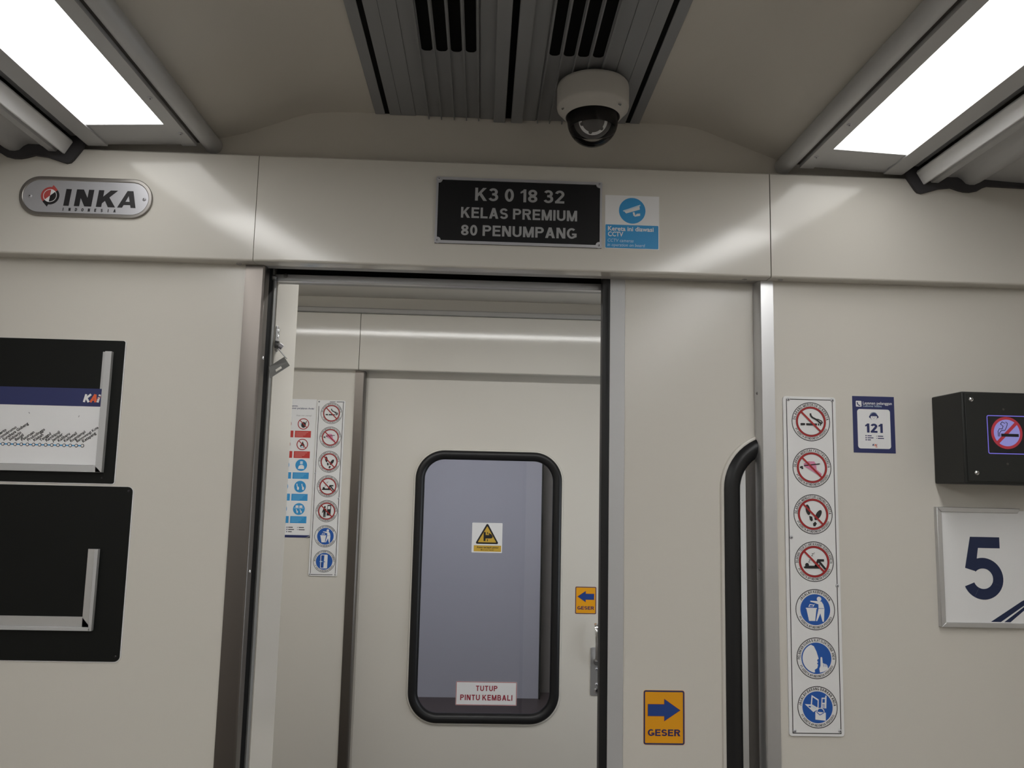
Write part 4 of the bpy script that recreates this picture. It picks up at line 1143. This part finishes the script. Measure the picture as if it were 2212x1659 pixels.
for ci, (xc, xa, xb_) in enumerate(cols):
    for ri_, (zc_, za, zb, m, mp) in enumerate(rows):
        u, v = xc - cx, zc_ - cz
        A.rect(xa - cx, xb_ - cx, zb - cz, za - cz, m, 1)
        for k, f in enumerate((.85, .72, .66, .5)): A.rect(xa - cx + .005, xa - cx + .005 + .060 * f, za - cz - .0075 - k * .0055, za - cz - .0050 - k * .0055, mp, 2)
        if m == 'red_bright':
            A.ring(u, v, .0205, .0240, 'red', 3, 28); A.stroke([(u - .0158, v + .0158), (u + .0158, v - .0158)], .0034, 'red', 4)
            if ri_ == 0:
                A.ell(u + .0005, v - .004, .0100, .0125, 'ink', 2); A.rect(u - .0150, u - .0085, v - .005, v + .003, 'pale_blue', 3); A.stroke([(u + .007, v - .002), (u + .013, v + .012)], .003, 'ink', 2)
            else:
                A.poly([(u - .010, v - .006), (u - .004, v + .002), (u + .001, v + .014), (u + .005, v + .004), (u + .010, v - .004), (u + .006, v - .014), (u - .005, v - .014)], 'ink', 2); A.ell(u, v - .010, .005, .004, 'pale_blue', 3)
        else:
            A.disc(u, v, .0245, 'sky_blue', 1, 32)
            if ri_ == 2:
                A.rect(u - .005, u + .006, v + .004, v + .016, 'pale_blue', 2); A.poly([(u - .013, v - .016), (u - .010, v - .004), (u - .002, v + .001), (u + .005, v + .001), (u + .012, v - .004), (u + .013, v - .016)], 'white', 2)
            elif ri_ == 3:
                for q in (-.011, .010): A.stroke([(u + q - .003, v + .012), (u + q - .001, v + .002), (u + q + .002, v - .006)], .0035, 'white', 2); A.ell(u + q + .003, v - .007, .0042, .007, 'white', 2)
            else:
                A.rect(u - .020, u + .020, v + .0030, v + .0050, 'pale_blue', 2)
                for q in (-.008, .008): A.rrect(u + q - .0062, u + q + .0062, v + .0055, v + .0150, .002, 'white', 2); A.stroke([(u + q - .003, v), (u + q, v - .010)], .003, 'white', 2); A.ell(u + q + .002, v - .012, .003, .005, 'white', 2)
A.build('instruction_blocks', t)
A = Art((cx, cz), YF - .0008)
for k, a in enumerate((.0185, .0240, .0150)):
    z = 1.3110 - cz - k * .0090; A.rect(-.8490 - cx, -.8450 - cx, z - .0018, z + .0018, 'navy', 1); A.rect(-.8415 - cx, -.8415 - cx + a, z - .0016, z + .0016, 'ink', 1)
for k, a in enumerate((.0220, .0250)):
    z = 1.3108 - cz - k * .0088; A.rect(-.8050 - cx, -.8020 - cx, z - .0012, z + .0012, 'navy', 1); A.rect(-.7985 - cx, -.7985 - cx + a, z - .0016, z + .0016, 'ink', 1)
A.rect(x0 - cx, x1 - cx, z0 - cz, 1.2795 - cz, 'navy', 1)
A.build('footer', t)
mb = MB(); mb.add([(-.7503, YF - .001, 1.2790), (-.7700, YF - .001, 1.2695), (-.7560, YF - .007, 1.2720), (-.7503, YF - .006, 1.2740)], [(0, 1, 2, 3)], 'ink_grey'); mb.build('curled_corner', t)

# hanging door latch on the left return
t = thing('door_latch', 'loose metal latch hanging from the white return at the left of the doorway', 'latch', (-.53, 1.905, 1.80))
mb = MB(); mb.prism([(1.8945 + a, b_) for a, b_ in rrect(0, .026, 1.802, 1.8625, .008, 5)], 'X', -.5298, -.5272, 'aluminium')
mb.build('mounting_plate', t, bevel=.0006)
for z in (1.851, 1.8375): screw(t, -.5272, 1.9085, z, .0045, 'X', 1, 'chrome')
mb = MB(); mb.tube([(-.530, 1.898, 1.8170), (-.5215, 1.899, 1.8160)], .0098, 'dark_metal', 18); mb.tube([(-.5215, 1.899, 1.8160), (-.5135, 1.901, 1.8105)], .0062, 'silver', 14)
mb.build('pivot', t, smooth=True)
mb = MB()
def sheet(pts, th, m):
    a = Vector(pts[1]) - Vector(pts[0]); b_ = Vector(pts[-1]) - Vector(pts[0]); nn = a.cross(b_).normalized() * th
    k = len(pts); vs = [Vector(p) for p in pts] + [Vector(p) + nn for p in pts]
    mb.add(vs, [tuple(range(k)), tuple(range(2 * k - 1, k - 1, -1))] + [(i, (i + 1) % k, (i + 1) % k + k, i + k) for i in range(k)], m)
sheet([(-.5275, 1.895, 1.8115), (-.5055, 1.895, 1.7865), (-.5055, 1.916, 1.7865), (-.5275, 1.916, 1.8115)], .0014, 'dark_metal')
A0, B0, C0, D0 = Vector((-.5068, 1.894, 1.7872)), Vector((-.4925, 1.894, 1.7672)), Vector((-.5290, 1.869, 1.7335)), Vector((-.5345, 1.869, 1.7594))
G = lambda f, q: A0 + (D0 - A0) * f + ((B0 - A0) * (1 - f) + (C0 - D0) * f) * q
def hs(f0, f1, q0, q1): sheet([tuple(G(f0, q0)), tuple(G(f1, q0)), tuple(G(f1, q1)), tuple(G(f0, q1))], .0014, 'zinc')
hs(0, 1, 0, .58); hs(0, .36, .58, .80); hs(.68, 1, .58, .80); hs(0, 1, .80, 1.0)
mb.build('hasp', t)
